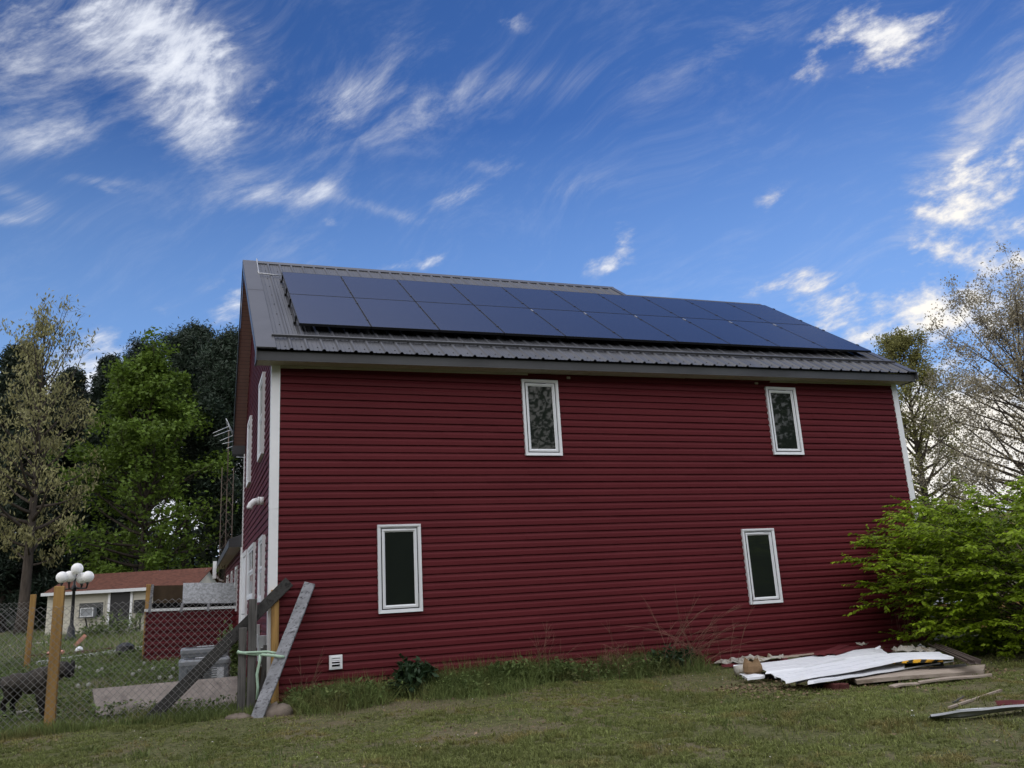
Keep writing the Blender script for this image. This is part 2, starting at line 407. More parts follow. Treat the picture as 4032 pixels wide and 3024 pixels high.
mb = MB(); mb.add([roofpt(XL, -.03, -.025), roofpt(8.3, -.03, -.025), roofpt(8.3, 6.0, -.025), roofpt(XL, 6.0, -.025)], [(0, 1, 2, 3)])
mb.add([roofpt(8.3, -.03, -.025), roofpt(XR, -.03, -.025), roofpt(XR, 5.2, -.025), roofpt(8.3, 5.2, -.025)], [(0, 1, 2, 3)])
mb.build('roof_deck', M['dark'], house)
def rl(L): return roofpt(0, L)
yA, zA = -.37+6.0*RC, 5.228+6.0*RS; yB_, zB_ = -.37+5.2*RC, 5.228+5.2*RS
mb = MB()
for x0, x1, y0, z0 in ((XL+.02, 8.3, yA, zA), (8.3, XR-.02, yB_, zB_)):
    y1 = y0+(z0-5.12)/1.228
    mb.add([(x0, y0, z0+rt(x0)), (x1, y0, z0+rt(x1)), (x1, y1, 5.12+rt(x1)), (x0, y1, 5.12+rt(x0)), (x0, y0, z0-.04+rt(x0)), (x1, y0, z0-.04+rt(x1)), (x1, y1, 5.08+rt(x1)), (x0, y1, 5.08+rt(x0))],
           [(0, 1, 2, 3), (7, 6, 5, 4), (0, 3, 7, 4), (1, 5, 6, 2), (3, 2, 6, 7)])
mb.add([(8.3, yB_, zB_+.1), (8.3, yA, zA+.1), (8.3, yA+.66, zB_+.1)], [(0, 1, 2)])
mb.build('roof', M['roof'], house)
mb = MB()                                                             # ridge cap
for x0, x1, L, yy, zz in ((XL-.01, 8.33, 5.86, yA, zA), (8.33, XR, 5.08, yB_, zB_)):
    for a, b in ((x0, x1),):
        A = [roofpt(q, L, .024) for q in (a, b)]; B_ = [(q, yy, zz+.042+rt(q)) for q in (a, b)]; C_ = [(q, yy+.12, zz-.13+rt(q)) for q in (a, b)]
        A0 = [roofpt(q, L, .0) for q in (a, b)]
        mb.add([*A, *B_, *C_, *A0], [(0, 1, 3, 2), (2, 3, 5, 4), (6, 7, 1, 0), (6, 0, 2, 4), (1, 7, 5, 3)])
mb.build('ridge_cap', M['rooftrim'], house)
mb = MB()                                                             # flat metal rake trim on the roof and down its edge
def strip(x0, x1, La, Lb, h, drop, side):
    xe = x0 if side < 0 else x1
    A = [roofpt(x0, La, h), roofpt(x1, La, h), roofpt(x1, Lb, h), roofpt(x0, Lb, h)]
    A2 = [roofpt(x0, La, h-.02), roofpt(x1, La, h-.02), roofpt(x1, Lb, h-.02), roofpt(x0, Lb, h-.02)]
    mb.add(A+A2, [(0, 1, 2, 3), (0, 4, 5, 1), (1, 5, 6, 2), (3, 7, 4, 0)])
    e0, e1 = np.array(roofpt(xe, La, h)), np.array(roofpt(xe, Lb, h))
    dz = np.array((0, 0, -drop)); s = np.array((.012*(-side), 0, 0))
    mb.add([e0, e1, e1+dz, e0+dz, e0+s, e1+s, e1+dz+s, e0+dz+s], [(0, 1, 2, 3), (4, 7, 6, 5), (0, 3, 7, 4), (2, 6, 7, 3)])
for a_ in ((XL-.012, .0, -.045, 3.45, .030, .17, -1), (XL-.012, .0, 3.44, 6.0, .033, .17, -1), (XR-.16, XR+.012, -.045, 5.2, .030, .17, 1), (8.2, 8.32, 5.05, 6.0, .032, .06, 1)):
    mb = MB(); strip(*a_); mb.build('rake_trim', M['rooftrim'], house)
mb = MB()                                                             # back slope barge boards
for x0 in (XL-.012, XR-.01):
    y0, z0 = (yA, zA) if x0 < 0 else (yB_, zB_); y1 = y0+(z0-5.12)/1.228
    for xa in (x0,):
        q = [(xa, y0, z0+.03), (xa, y1, 5.14), (xa, y1, 4.98), (xa, y0, z0-.15)]; q = [(a, b, c+rt(a)) for a, b, c in q]
        mb.add(q+[(a+.022, b, c) for a, b, c in q], [(0, 1, 2, 3), (7, 6, 5, 4), (0, 4, 5, 1), (2, 6, 7, 3), (1, 5, 6, 2)])
y1L = yA+(zA-5.12)/1.228
mb.box(XL-.01, .0, y1L-.32, y1L-.30, 4.97, 5.16, zf=rt); mb.box(XL, 12, y1L-.005, y1L+.015, 4.97, 5.14, zf=rt)
mb.build('barge_board', M['fascia'], house)
mb = MB()                                                             # ribbed soffit under the gable overhang
for (ya, za, yb, zb) in ((-.31, 5.165, yA, zA-.1), (yA, zA-.1, y1L, 5.02)):
    n = int(math.hypot(yb-ya, zb-za)/.085)
    for i in range(n):
        t0, t1 = i/n, (i+.93)/n
        p = [(ya+(yb-ya)*t, za+(zb-za)*t) for t in (t0, t1)]; q = [(t1, .012), ((i+1)/n, .012)]
        a = [(x, y, z-(0 if x < -.1 else 0)) for (y, z) in p for x in (XL+.015, -.005)]
        mb.add(a, [(0, 1, 3, 2)])
        t2 = (i+1)/n; y2, z2 = ya+(yb-ya)*t2, za+(zb-za)*t2
        mb.add([(XL+.015, *p[1]), (-.005, *p[1]), (-.005, y2, z2+.015), (XL+.015, y2, z2+.015)], [(0, 1, 3, 2)])
mb.build('rake_soffit', M['rake_soffit'], house)
mb = MB(); mb.box(XL, XR-.005, -.352, -.330, 5.055, 5.195, zf=rt); mb.box(XL, XR-.005, -.357, -.351, 5.045, 5.062, zf=rt)
mb.box(XL-.001, XL+.02, -.33, .0, 5.05, 5.2, zf=rt); mb.box(XR-.03, XR-.004, -.33, .0, 5.05, 5.3, zf=rt)
mb.build('fascia', M['fascia'], house)
mb = MB()
x = XL+.02
while x < XR-.04:                                                     # eave soffit: narrow grooved panels
    x1 = min(x+.098, XR-.03); mb.box(x, x1-.008, -.329, .0, 5.064, 5.072, zf=rt); mb.box(x1-.008, x1, -.329, .0, 5.068, 5.072, zf=rt); x += .098
mb.build('soffit', M['soffit'], house)
mb = MB(); mb.box(.1, 4.05, -.034, -.004, 5.028, 5.062, zf=rt); mb.build('soffit_channel', M['soffit'], house); mb = MB(); mb.box(8.9, 11.79, -.034, -.004, 5.035, 5.060, zf=rt); mb.build('soffit_channel', M['soffit'], house)
for x in (4.75, 8.55): mb = MB(); mb.box(x, x+.06, -.05, -.02, 4.985, 5.02, zf=rt); mb.build('soffit_clip', M['soffit'], house)
mb = MB()                                                             # snow guard bar across the ribs
x = -.035
while x < 12.04:
    x1 = min(x+2.44, 12.05); h0 = .022
    P = [[roofpt(q, L, h) for L, h in ((.50, .0215), (.50, .062), (.525, .066), (.56, .026))] for q in (x, x1+.01)]
    mb.grid(P, 0, False); mb.add([roofpt(q, L, h) for q in (x,) for L, h in ((.50, .0215), (.50, .062), (.525, .066), (.56, .026))], [(0, 1, 2, 3)]); x += 2.44
mb.build('snow_guard', M['rooftrim'], house)
mb = MB(); c1 = np.array(roofpt(.0, 5.95, .05)); c2 = np.array(roofpt(-.015, 4.78, .04)); c3 = np.array(roofpt(.40, 4.72, .04))
mb.tube([c1+(0, .05, .06), c1, c2+(0, .15, .1), c2+(.0, .02, .01), c2+(.05, -.01, .0), c3], .013, 8); mb.tube([c2+(.0, .10, .067), c2+(0, .17, .115)], .02, 8)
mb.build('conduit', M['galv'], house)

def front_window(x, z, w, h):
    m1 = MB(); m1.ring(x, x+w, z, z+h, .040, -.004, -.062, -.056)
    m1.ring(x+.036, x+w-.036, z+.036, z+h-.036, .022, -.004, -.046, -.046)
    m1.box(x+.004, x+w-.004, -.066, -.0615, z+h-.03, z+h-.012)
    win = m1.build('window', M['window_white'], house)
    m5 = MB(); m5.ring(x+.050, x+w-.050, z+.050, z+h-.050, .014, -.004, -.0475, -.0475); m5.build('gap_shade', M['dark'], win)  # black ring painted for the shade in the gap between casing and sash
    m2 = MB(); m2.ring(x+.064, x+w-.064, z+.064, z+h-.064, .028, -.004, -.050, -.052); m2.ring(x+.090, x+w-.090, z+.090, z+h-.090, .020, -.004, -.044, -.034)
    m2.build('sash', M['window_white'], win)
    m5 = MB(); m5.ring(x+.103, x+w-.103, z+.103, z+h-.103, .012, -.004, -.0335, -.0325); m5.build('gap_shade', M['dark'], win)  # second dark ring, painted as shade round the pane
    m3 = MB(); m3.box(x+.105, x+w-.105, -.031, -.026, z+.105, z+h-.105); m3.build('pane', M['glass'], win)
    m4 = MB(); m4.box(x+w-.068, x+w-.058, -.056, -.045, z+.08, z+.26); m4.build('hinge', M['galv'], win); m4 = MB(); m4.box(x+w-.22, x+w-.08, -.056, -.045, z+h-.068, z+h-.058); m4.build('hinge', M['galv'], win)
for x, z, w in ((1.506, 1.422, .652), (3.924, 3.736, .645), (8.758, 3.78, .664), (7.866, 1.20, .664)): front_window(x, z, w, 1.267)
def side_window(y0, y1, z0, z1, n=1, rail=.5):
    T = lambda u, o, z: (o, u, z)
    m1 = MB(); m1.ring(y0, y1, z0, z1, .06, -.004, -.06, -.055, T); W = m1.build('window', M['window_white'], house)
    for i in range(n):
        a = y0+.06+(y1-y0-.12)*i/n; b = y0+.06+(y1-y0-.12)*(i+1)/n; zm = z0+(z1-z0)*rail
        m2 = MB(); m2.ring(a, b, zm, z1-.06, .045, -.004, -.045, -.042, T); m2.ring(a, b, z0+.06, zm, .045, -.004, -.036, -.034, T); m2.build('sash', M['window_white'], W)
        m3 = MB(); m3.box(-.032, -.027, a+.045, b-.045, zm+.045, z1-.105); m3.box(-.030, -.0265, a+.045, b-.045, z0+.105, zm-.045); m3.build('pane', M['glass'], W)
side_window(.82, 1.65, 1.68, 2.66); side_window(2.88, 4.5, 1.75, 2.70, 2); side_window(1.42, 2.32, 4.0, 5.36); side_window(4.7, 5.6, 4.0, 5.34)
T = lambda u, o, z: (o, u, z)
mb = MB(); mb.ring(5.0, 6.45, .5, 2.72, .09, -.004, -.06, -.05, T); dr = mb.build('door', M['trim'], house)
mb = MB(); mb.box(-.035, -.004, 5.09, 6.36, .5, 2.63); mb.build('door_panel', M['trim'], dr)
mb = MB(); mb.tube([(-.03, 5.25, 1.5), (-.09, 5.25, 1.5), (-.09, 5.30, 1.5)], .015, 6); mb.build('handle', M['galv'], dr)
mb = MB(); c = np.array((0, 1.36, 3.23))
mb.tube([c, c+(-.075, 0, 0)], .062, 14); mb.tube([c+(-.075, 0, 0), c+(-.10, 0, 0)], .066, 14); mb.tube([c+(-.10, 0, 0), c+(-.15, 0, -.012), c+(-.195, 0, -.05), c+(-.215, 0, -.10), c+(-.218, 0, -.12)], .052, 14)
mb.build('vent_pipe', M['trim'], house)
M['box_grey'] = mat('meter_grey', (.45, .46, .46), .5, .1, 6.)
for y, z in ((1.62, 1.18), (.26, 1.05)):
    mb = MB(); mb.box(-.13, -.02, y-.11, y+.11, z-.17, z+.17); mb.lathe((-.075, y-.11, z), [(.0, 0), (.03, .0), (.03, .02)], 8); mb.box(-.14, -.13, y-.12, y+.12, z+.12, z+.19); mb.tube([(-.07, y, z-.17), (-.07, y, .3)], .017, 8); mb.build('meter_box', M['box_grey'], house)
# louvred dryer vent
a, b = onY(1296, 2580, -.04), onY(1348, 2632, -.04); x0, x1, z1, z0 = a[0], b[0], a[2]-.004, b[2]-.004
mb = MB(); mb.ring(x0, x1, z0, z1, .036, -.004, -.055, -.062); 
for q in ((x0+.012, z0+.012), (x1-.012, z0+.012), (x1-.012, z1-.012)): mb.box(q[0]-.004, q[0]+.004, -.063, -.058, q[1]-.004, q[1]+.004)
dv = mb.build('dryer_vent', M['trim'], house)
mb = MB(); mb.box(x0+.03, x1-.03, -.030, -.026, z0+.03, z1-.03); mb.build('duct', M['dark'], dv)
hh = (z1-z0-.08)/3
for i in range(3):
    zt = z1-.04-i*hh; mb = MB(); o = .035 if i else .018
    mb.add([(x0+.036, -.034, zt), (x1-.036, -.034, zt), (x1-.036, -.034-o, zt-hh*(.85 if i == 0 else .35)), (x0+.036, -.034-o, zt-hh*(.85 if i == 0 else .35))], [(0, 1, 2, 3)]); mb.build('louvre', M['trim'], dv, solid=.003)

# single storey wing behind the gable end
mb = MB(); siding(mb, lambda u, o, z: (-.0-o, u, z), .4, 3.0, lambda z: (7.25, 17.5), seams=False); mb.box(.02, 5, 7.3, 17.4, .3, 2.9); mb.build('wing_wall', M['siding'], house)
mb = MB()
mb.add([(-.30, 7.24, 3.10), (-.30, 17.9, 3.10), (2.6, 17.9, 4.2), (2.6, 7.24, 4.2), (-.30, 7.24, 3.06), (-.30, 17.9, 3.06), (2.6, 17.9, 4.16), (2.6, 7.24, 4.16)], [(0, 1, 2, 3), (7, 6, 5, 4), (0, 4, 5, 1), (0, 3, 7, 4), (1, 5, 6, 2)])
mb.build('wing_roof', M['roof'], house)
mb = MB(); mb.box(-.31, -.285, 7.235, 17.9, 2.92, 3.08); mb.add([(-.31, 7.235, 2.92), (.35, 7.235, 2.92), (.35, 7.235, 3.33), (-.31, 7.235, 3.08), (-.31, 7.215, 2.92), (.35, 7.215, 2.92), (.35, 7.215, 3.33), (-.31, 7.215, 3.08)], [(0, 1, 2, 3), (7, 6, 5, 4), (0, 4, 5, 1), (1, 5, 6, 2), (3, 2, 6, 7), (0, 3, 7, 4)]); mb.build('wing_fascia', M['fascia'], house)
mb = MB(); mb.box(-.285, .0, 7.26, 17.9, 2.925, 2.935); mb.build('wing_soffit', M['soffit'], house)
mb = MB(); mb.box(-.05, -.028, 7.22, 7.36, .4, 2.92); mb.build('corner_trim', M['trim'], house)
for y0, y1 in ((8.9, 9.9), (11.5, 12.3), (14.2, 15.6)):
    mb = MB(); mb.ring(y0, y1, 1.55, 2.6, .07, -.004, -.05, -.045, T); W = mb.build('window', M['window_white'], house); mb = MB(); mb.box(-.03, -.027, y0+.07, y1-.07, 1.62, 2.53); mb.build('pane', M['glass'], W)
mb = MB(); mb.tube([(-.36, 17.2, 3.05), (-.36, 17.2, 2.75), (-.2, 17.2, 2.55), (-.05, 17.2, 2.5)], .03, 6); mb.box(-.42, -.31, 17.1, 17.3, 2.6, 3.15); mb.build('downspout', M['trim'], house)

# ------------------------------------------------------------------ solar panels, two rows of ten
PX0, PW, PH0 = .387, 1.1375, .15
ROWS = [('lower', .885, 2.775), ('upper', 2.795, 4.575)]
ORD = ['first', 'second', 'third', 'fourth', 'fifth', 'sixth', 'seventh', 'eighth', 'ninth', 'tenth']
def pbox(mb, x0, x1, L0, L1, h0, h1):
    v = [roofpt(x, L, h) for x in (x0, x1) for L in (L0, L1) for h in (h0, h1)]
    mb.add(v, [(0, 1, 3, 2), (4, 6, 7, 5), (0, 4, 5, 1), (2, 3, 7, 6), (0, 2, 6, 4), (1, 5, 7, 3)])
for rn, La, Lb in ROWS:
    for i in range(10):
        x0, x1 = PX0+i*PW+.006, PX0+(i+1)*PW-.006
        c = roofpt((x0+x1)/2, La, .06)
        lab = f'dark blue solar panel, {ORD[i]} from the gable end in the {rn} row on the roof'
        p = empty('solar_panel', c, lab, 'solar panel', 'solar panels on the roof')
        mb = MB(); pbox(mb, x0+.011, x1-.011, La+.011, Lb-.011, PH0-.006, PH0-.001); mb.build('panel_glass', M['pv'], p)
        mb = MB(); t = .011
        for q in ((x0, x1, La, La+t), (x0, x1, Lb-t, Lb), (x0, x0+t, La+t, Lb-t), (x1-t, x1, La+t, Lb-t)): pbox(mb, *q, PH0-.042, PH0)
        mb.build('panel_frame', M['pvframe'], p)
        for f in (.22, .80):
            L = La+(Lb-La)*f; mb = MB(); pbox(mb, x1-.012, x1+.022, L-.03, L+.03, .03, PH0+.008); mb.build('clamp', M['black'], p)
            if i == 0:
                mb = MB(); pbox(mb, x0-.045, x0-.004, L-.02, L+.02, .012, .06); pbox(mb, x0-.022, x0+.004, L, L+.02, .05, PH0+.008); mb.build('clamp', M['black'], p)
        if rn == 'lower' and i > 2 and i % 1 == 0:
            mb = MB(); pbox(mb, x1-.006, x1+.014, Lb-.22, Lb-.10, PH0-.005, PH0+.008); mb.build('clip', M['galv'], p)

# ------------------------------------------------------------------ ground
def ground_mat():
    m = bpy.data.materials.new('lawn_soil'); m.use_nodes = True; N = NT(m.node_tree); b = m.node_tree.nodes['Principled BSDF']
    v = N.n('ShaderNodeTexCoord').outputs['Object']
    g = N.ramp(N.noise(v, 16, 8, .75), [(.34, (.030, .033, .014)), (.5, (.090, .096, .036)), (.66, (.165, .160, .078))])
    br = N.ramp(N.noise(v, 26, 6, .7), [(.3, (.065, .050, .034)), (.7, (.24, .19, .135))])
    patch = N.maprange(N.noise(v, .75, 7, .68), .47, .62)
    c = N.mix(N.m('MULTIPLY', patch, .6), g, br)
    N.put(b.inputs['Base Color'], c); b.inputs['Roughness'].default_value = .95; b.inputs['Specular IOR Level'].default_value = .15
    bn = N.n('ShaderNodeBump'); bn.inputs['Strength'].default_value = .8; bn.inputs['Distance'].default_value = .03
    N.put(bn.inputs['Height'], N.noise(v, 18, 8, .7)); N.put(b.inputs['Normal'], bn.outputs[0])
    return m
M['ground'] = ground_mat()
def axis(lo, hi, near):
    a = [0.]; st = near
    while a[-1] < hi: a.append(a[-1]+st); st *= 1.06 if a[-1] > 8 else 1.0
    b = [0.]; st = near
    while b[-1] > lo: b.append(b[-1]-st); st *= 1.06 if b[-1] < -8 else 1.0
    return np.array(sorted(set(a+b)))
gx, gy = axis(-700, 700, .22)+3, axis(-700, 700, .22)-2
X, Y = np.meshgrid(gx, gy)
def bumps(x, y): return .012*np.sin(3.1*x+1.3*np.sin(2.3*y))*np.sin(2.7*y+.5)+.018*np.sin(1.1*x+.7)*np.sin(.9*y+1.1*np.sin(.8*x))
def gzb(x, y): return gz(x, y)+bumps(np.asarray(x, float), np.asarray(y, float))*np.clip((60-np.hypot(x, y))/40, 0, 1)
Z = gzb(X, Y); a, b = X.shape
idx = np.arange(a*b).reshape(a, b); Fq = np.stack([idx[:-1, :-1], idx[:-1, 1:], idx[1:, 1:], idx[1:, :-1]], -1).reshape(-1, 4)
o = np_mesh('lawn', np.stack([X, Y, Z], -1).reshape(-1, 3), [Fq], M['ground'], smooth=True); tag(o, 'patchy green and brown lawn rising gently towards the house and the trees', kind='structure')

# ------------------------------------------------------------------ fence, posts and boards at the corner
M['wire'] = mat('galvanised_wire', (.24, .235, .225), .6, .2, 20., .3, metal=.2)
M['newpost'] = mat('treated_yellow_wood', (.36, .215, .075), .75, .22, 2.0, .2, stretch=(9, 9, .8), bump=.3, bscale=5, col2=(.22, .125, .045), scale2=1.1)
M['oldwood'] = mat('weathered_grey_wood', (.105, .10, .095), .9, .4, 2.5, .15, stretch=(9, 9, .7), bump=.5, bscale=5, col2=(.045, .043, .04), scale2=2.2)
M['darkwood'] = mat('dark_weathered_wood', (.062, .060, .058), .9, .45, 3, .15, stretch=(3, 9, 3), bump=.5, bscale=6, col2=(.028, .027, .026), scale2=3)
M['silverwood'] = mat('silver_weathered_board', (.23, .235, .25), .85, .3, 3, .2, stretch=(2, 6, 2), bump=.4, bscale=8, col2=(.07, .07, .075), scale2=9)
def post(parent, name, x, y, zt, w, m, lean=(0, 0), zb=None):
    zb = float(gz(x, y))-.12 if zb is None else zb
    mb = MB(); mb.beam((x, y, zb), (x+lean[0], y+lean[1], zt), w, w, (0, 1, 0), 0, .006); return mb.build(name, m, parent)
def chainlink(parent, p0, p1, zb0, zb1, ht, s=.0425, r=.0036):
    """woven wires: zigzag strands that hook into each other"""
    p0, p1 = np.array(p0, float), np.array(p1, float); L = np.linalg.norm(p1-p0); d = (p1-p0)/L; nrm = np.array([-d[1], d[0]])
    n = int(L/s); rows = int(ht/s); mb = MB()
    rg = random.Random(3)
    wav = [(.02*math.sin(.9*k*s*2.2)+.012*math.sin(2.7*k*s)) for k in range(n+2)]
    for k in range(n):
        pts = []
        for j in range(rows+1):
            q = k+((j+k) % 2); u = min(q*s, L); t = u/L
            xy = p0+d*u+nrm*(wav[min(q, n)]*(.35+.65*math.sin(j/rows*3.1))+.002*((j+k) % 2))
            pts.append((xy[0], xy[1], zb0+(zb1-zb0)*t+j*s+.012*math.sin(u*2.1+.5)))
        pts[-1] = (pts[-1][0], pts[-1][1], pts[-1][2]-.01)
        mb.tube(pts, r, 3, cap=False, smooth=False)
    return mb.build('wire_mesh', M['wire'], parent)
fz = float(gz(-2.6, -.19))
fence = empty('chain_link_fence', (-2.6, -.15, fz), 'chain link fence across the front of the yard beside the red house', 'fence')
chainlink(fence, (-4.7, -.15), (-.46, -.16), fz+.03, fz+.02, 1.50)
post(fence, 'post', -2.60, -.06, 2.005, .118, M['newpost'], (.0, .0))
post(fence, 'post', .075, -.075, 1.83, .10, M['newpost'], (-.015, 0))
post(fence, 'weathered_post', -.36, -.22, 1.355, .10, M['oldwood'], (.0, .0)); post(fence, 'weathered_post', -.245, -.25, 1.72, .105, M['oldwood'], (.005, .0))
p2, p3 = np.array((-4.56, 10.7)), onG(568, 2604)[:2]
bf = empty('chain_link_fence', (p2[0], p2[1], float(gz(*p2))), 'second chain link fence at the back of the yard with two slim yellow posts', 'fence')
chainlink(bf, (-8.2, 9.4), (p2[0], p2[1]), .48, .53, 1.50, s=.05, r=.0035)
for p, px, py in ((p2, 282/2.211, 2150+422/2.211), (p3, 1265/2.211, 2150+335/2.211)):
    post(bf, 'post', p[0], p[1], onY(px, py, p[1])[2], .115, M['newpost'], (.02, 0))

def board(name, label, cat, p0, p1, w, t, m, up, group=None):
    p0, p1 = np.array(p0, float), np.array(p1, float); mb = MB()
    # a plank with slightly worn ends
    d = p1-p0; L = np.linalg.norm(d); d /= L; u = np.asarray(up, float); u = u-(u@d)*d; u /= np.linalg.norm(u); s = np.cross(d, u); n = 9
    rg = random.Random(name+label); vs = []
    for i in range(n+1):
        c = p0+d*L*i/n+u*.006*math.sin(i*1.7)
        wj = w/2*(1+rg.uniform(-.025, .025))
        for a, b in ((-1, -1), (-1, -.6), (-1, 1), (-.9, 1), (.9, 1), (1, .7), (1, -1)): vs.append(c+s*wj*a+u*t/2*b)
    k = 7; fs = [(i*k+j, i*k+(j+1) % k, (i+1)*k+(j+1) % k, (i+1)*k+j) for i in range(n) for j in range(k)]+[tuple(range(k-1, -1, -1)), tuple(range(n*k, n*k+k))]
    mb.add(vs, fs); return tag(mb.build(name, m, None, (p0+p1)/2-(0, 0, 0)), label, cat, group)
board('leaning_plank', 'long dark weathered plank propped diagonally behind the grey fence posts', 'plank', (-1.50, -.10, .26), (.245, -.135, 1.93), .15, .05, M['darkwood'], (0, -1, 0))
board('leaning_plank', 'short silvery plank leaning to the right against the red siding', 'plank', (-.20, -.72, .24), (.53, -.10, 1.89), .155, .045, M['silverwood'], (-.2, -1, .4))
board('leaning_plank', 'narrow brown plank standing low behind the weathered fence posts', 'plank', (-.085, -.02, .25), (-.03, .02, 1.1), .09, .03, M['oldwood'], (0, -1, 0))
M['strap'] = mat('pale_green_strap', (.36, .50, .38), .7, .15, 8, .2)
mb = MB()
def ribbon(pts, w, n_=(0, -1, .1)):
    pts = [np.array(p, float) for p in pts]; rows = []
    for i, p in enumerate(pts):
        d = pts[min(i+1, len(pts)-1)]-pts[max(i-1, 0)]; s = np.cross(d, n_); s /= np.linalg.norm(s); rows.append([p-s*w/2, p+s*w/2])
    mb.grid(rows)
ribbon([(-.43, -.285, 1.06), (-.40, -.31, 1.045), (-.28, -.325, 1.02), (-.15, -.33, 1.00), (.02, -.46, .98), (.10, -.52, .965), (.16, -.505, .955)], .036)
ribbon([(-.43, -.285, 1.04), (-.28, -.33, 1.035), (-.05, -.36, 1.03), (.06, -.40, 1.005)], .03)
ribbon([(-.14, -.34, 1.0), (-.15, -.35, .90), (-.18, -.36, .75), (-.165, -.37, .6), (-.175, -.38, .44)], .035)
tag(mb.build('strap', M['strap'], None, (-.15, -.33, 1.0), solid=.004), 'pale green webbing strap tied around the weathered posts and plank', 'strap')
M['stump'] = mat('brown_log', (.085, .062, .045), .95, .4, 6, .1, bump=.6, bscale=12, stretch=(3, 3, .7))
mb = MB(); n = 14; rg = random.Random(5); R_ = [.11*(1+rg.uniform(-.12, .12)) for _ in range(n)]
mb.add([(-.09+R_[j]*math.cos(2*math.pi*j/n)*k, .12+R_[j]*math.sin(2*math.pi*j/n)*k, z+.02*math.sin(j*1.9)*(z > .6)) for z, k in ((.2, 1.1), (.45, 1.0), (.80, .97), (.815, .85)) for j in range(n)],
       [(i*n+j, i*n+(j+1) % n, (i+1)*n+(j+1) % n, (i+1)*n+j) for i in range(3) for j in range(n)]+[tuple(range(3*n, 4*n))], smooth=False)
tag(mb.build('log', M['stump'], None, (-.09, .12, .3)), 'short brown log standing on end at the house corner', 'log')
M['rock'] = mat('brown_rock', (.17, .14, .115), .95, .3, 5, .15, bump=.7, bscale=14)
def rock(c, r, lab, seed):
    rg = np.random.default_rng(seed); mb = MB(); n, k = 14, 8; vs = []
    ph = rg.uniform(0, 6, 6)
    for i in range(k+1):
        t = math.pi*i/k
        for j in range(n):
            a = 2*math.pi*j/n; q = 1+.13*math.sin(2*a+ph[0])+.1*math.sin(3*t+ph[1]+a)+.07*math.sin(5*a+ph[2]+2*t)
            vs.append((c[0]+r[0]*q*math.sin(t)*math.cos(a), c[1]+r[1]*q*math.sin(t)*math.sin(a), c[2]+r[2]*q*math.cos(t)))
    mb.add(vs, [(i*n+j, i*n+(j+1) % n, (i+1)*n+(j+1) % n, (i+1)*n+j) for i in range(k) for j in range(n)], 0, True)
    return tag(mb.build('rock', M['rock'], None, c), lab, 'rock')
rock((.06, -.62, .26), (.19, .15, .13), 'rounded brown rock at the foot of the silvery plank', 1)
rock((-.40, -.52, .24), (.16, .12, .07), 'flat half buried rock in the grass before the weathered posts', 2)
M['slab'] = mat('pinkish_grey_slab', (.235, .205, .185), .9, .22, 6, .15, bump=.5, bscale=30, col2=(.15, .13, .12), scale2=5)
mb = MB(); A_ = [(-2.12, .60, .30), (-.42, .50, .31)]; vs = []
P0, P1 = np.array((-2.14, .62, .33)), np.array((-.36, .50, .33)); Q0, Q1 = np.array((-2.25, 1.02, .645)), np.array((-.36, .95, .66))
mb.add([P0, P1, Q1, Q0, P0+(0, .05, -.07), P1+(0, .05, -.07), Q1+(0, .05, -.06), Q0+(0, .05, -.06)], [(0, 1, 2, 3), (7, 6, 5, 4), (0, 4, 5, 1), (1, 5, 6, 2), (2, 6, 7, 3), (3, 7, 4, 0)])
tag(mb.build('slab', M['slab'], None, (-1.3, .8, .3)), 'long rough pinkish grey slab tilted in the grass behind the chain link', 'slab')

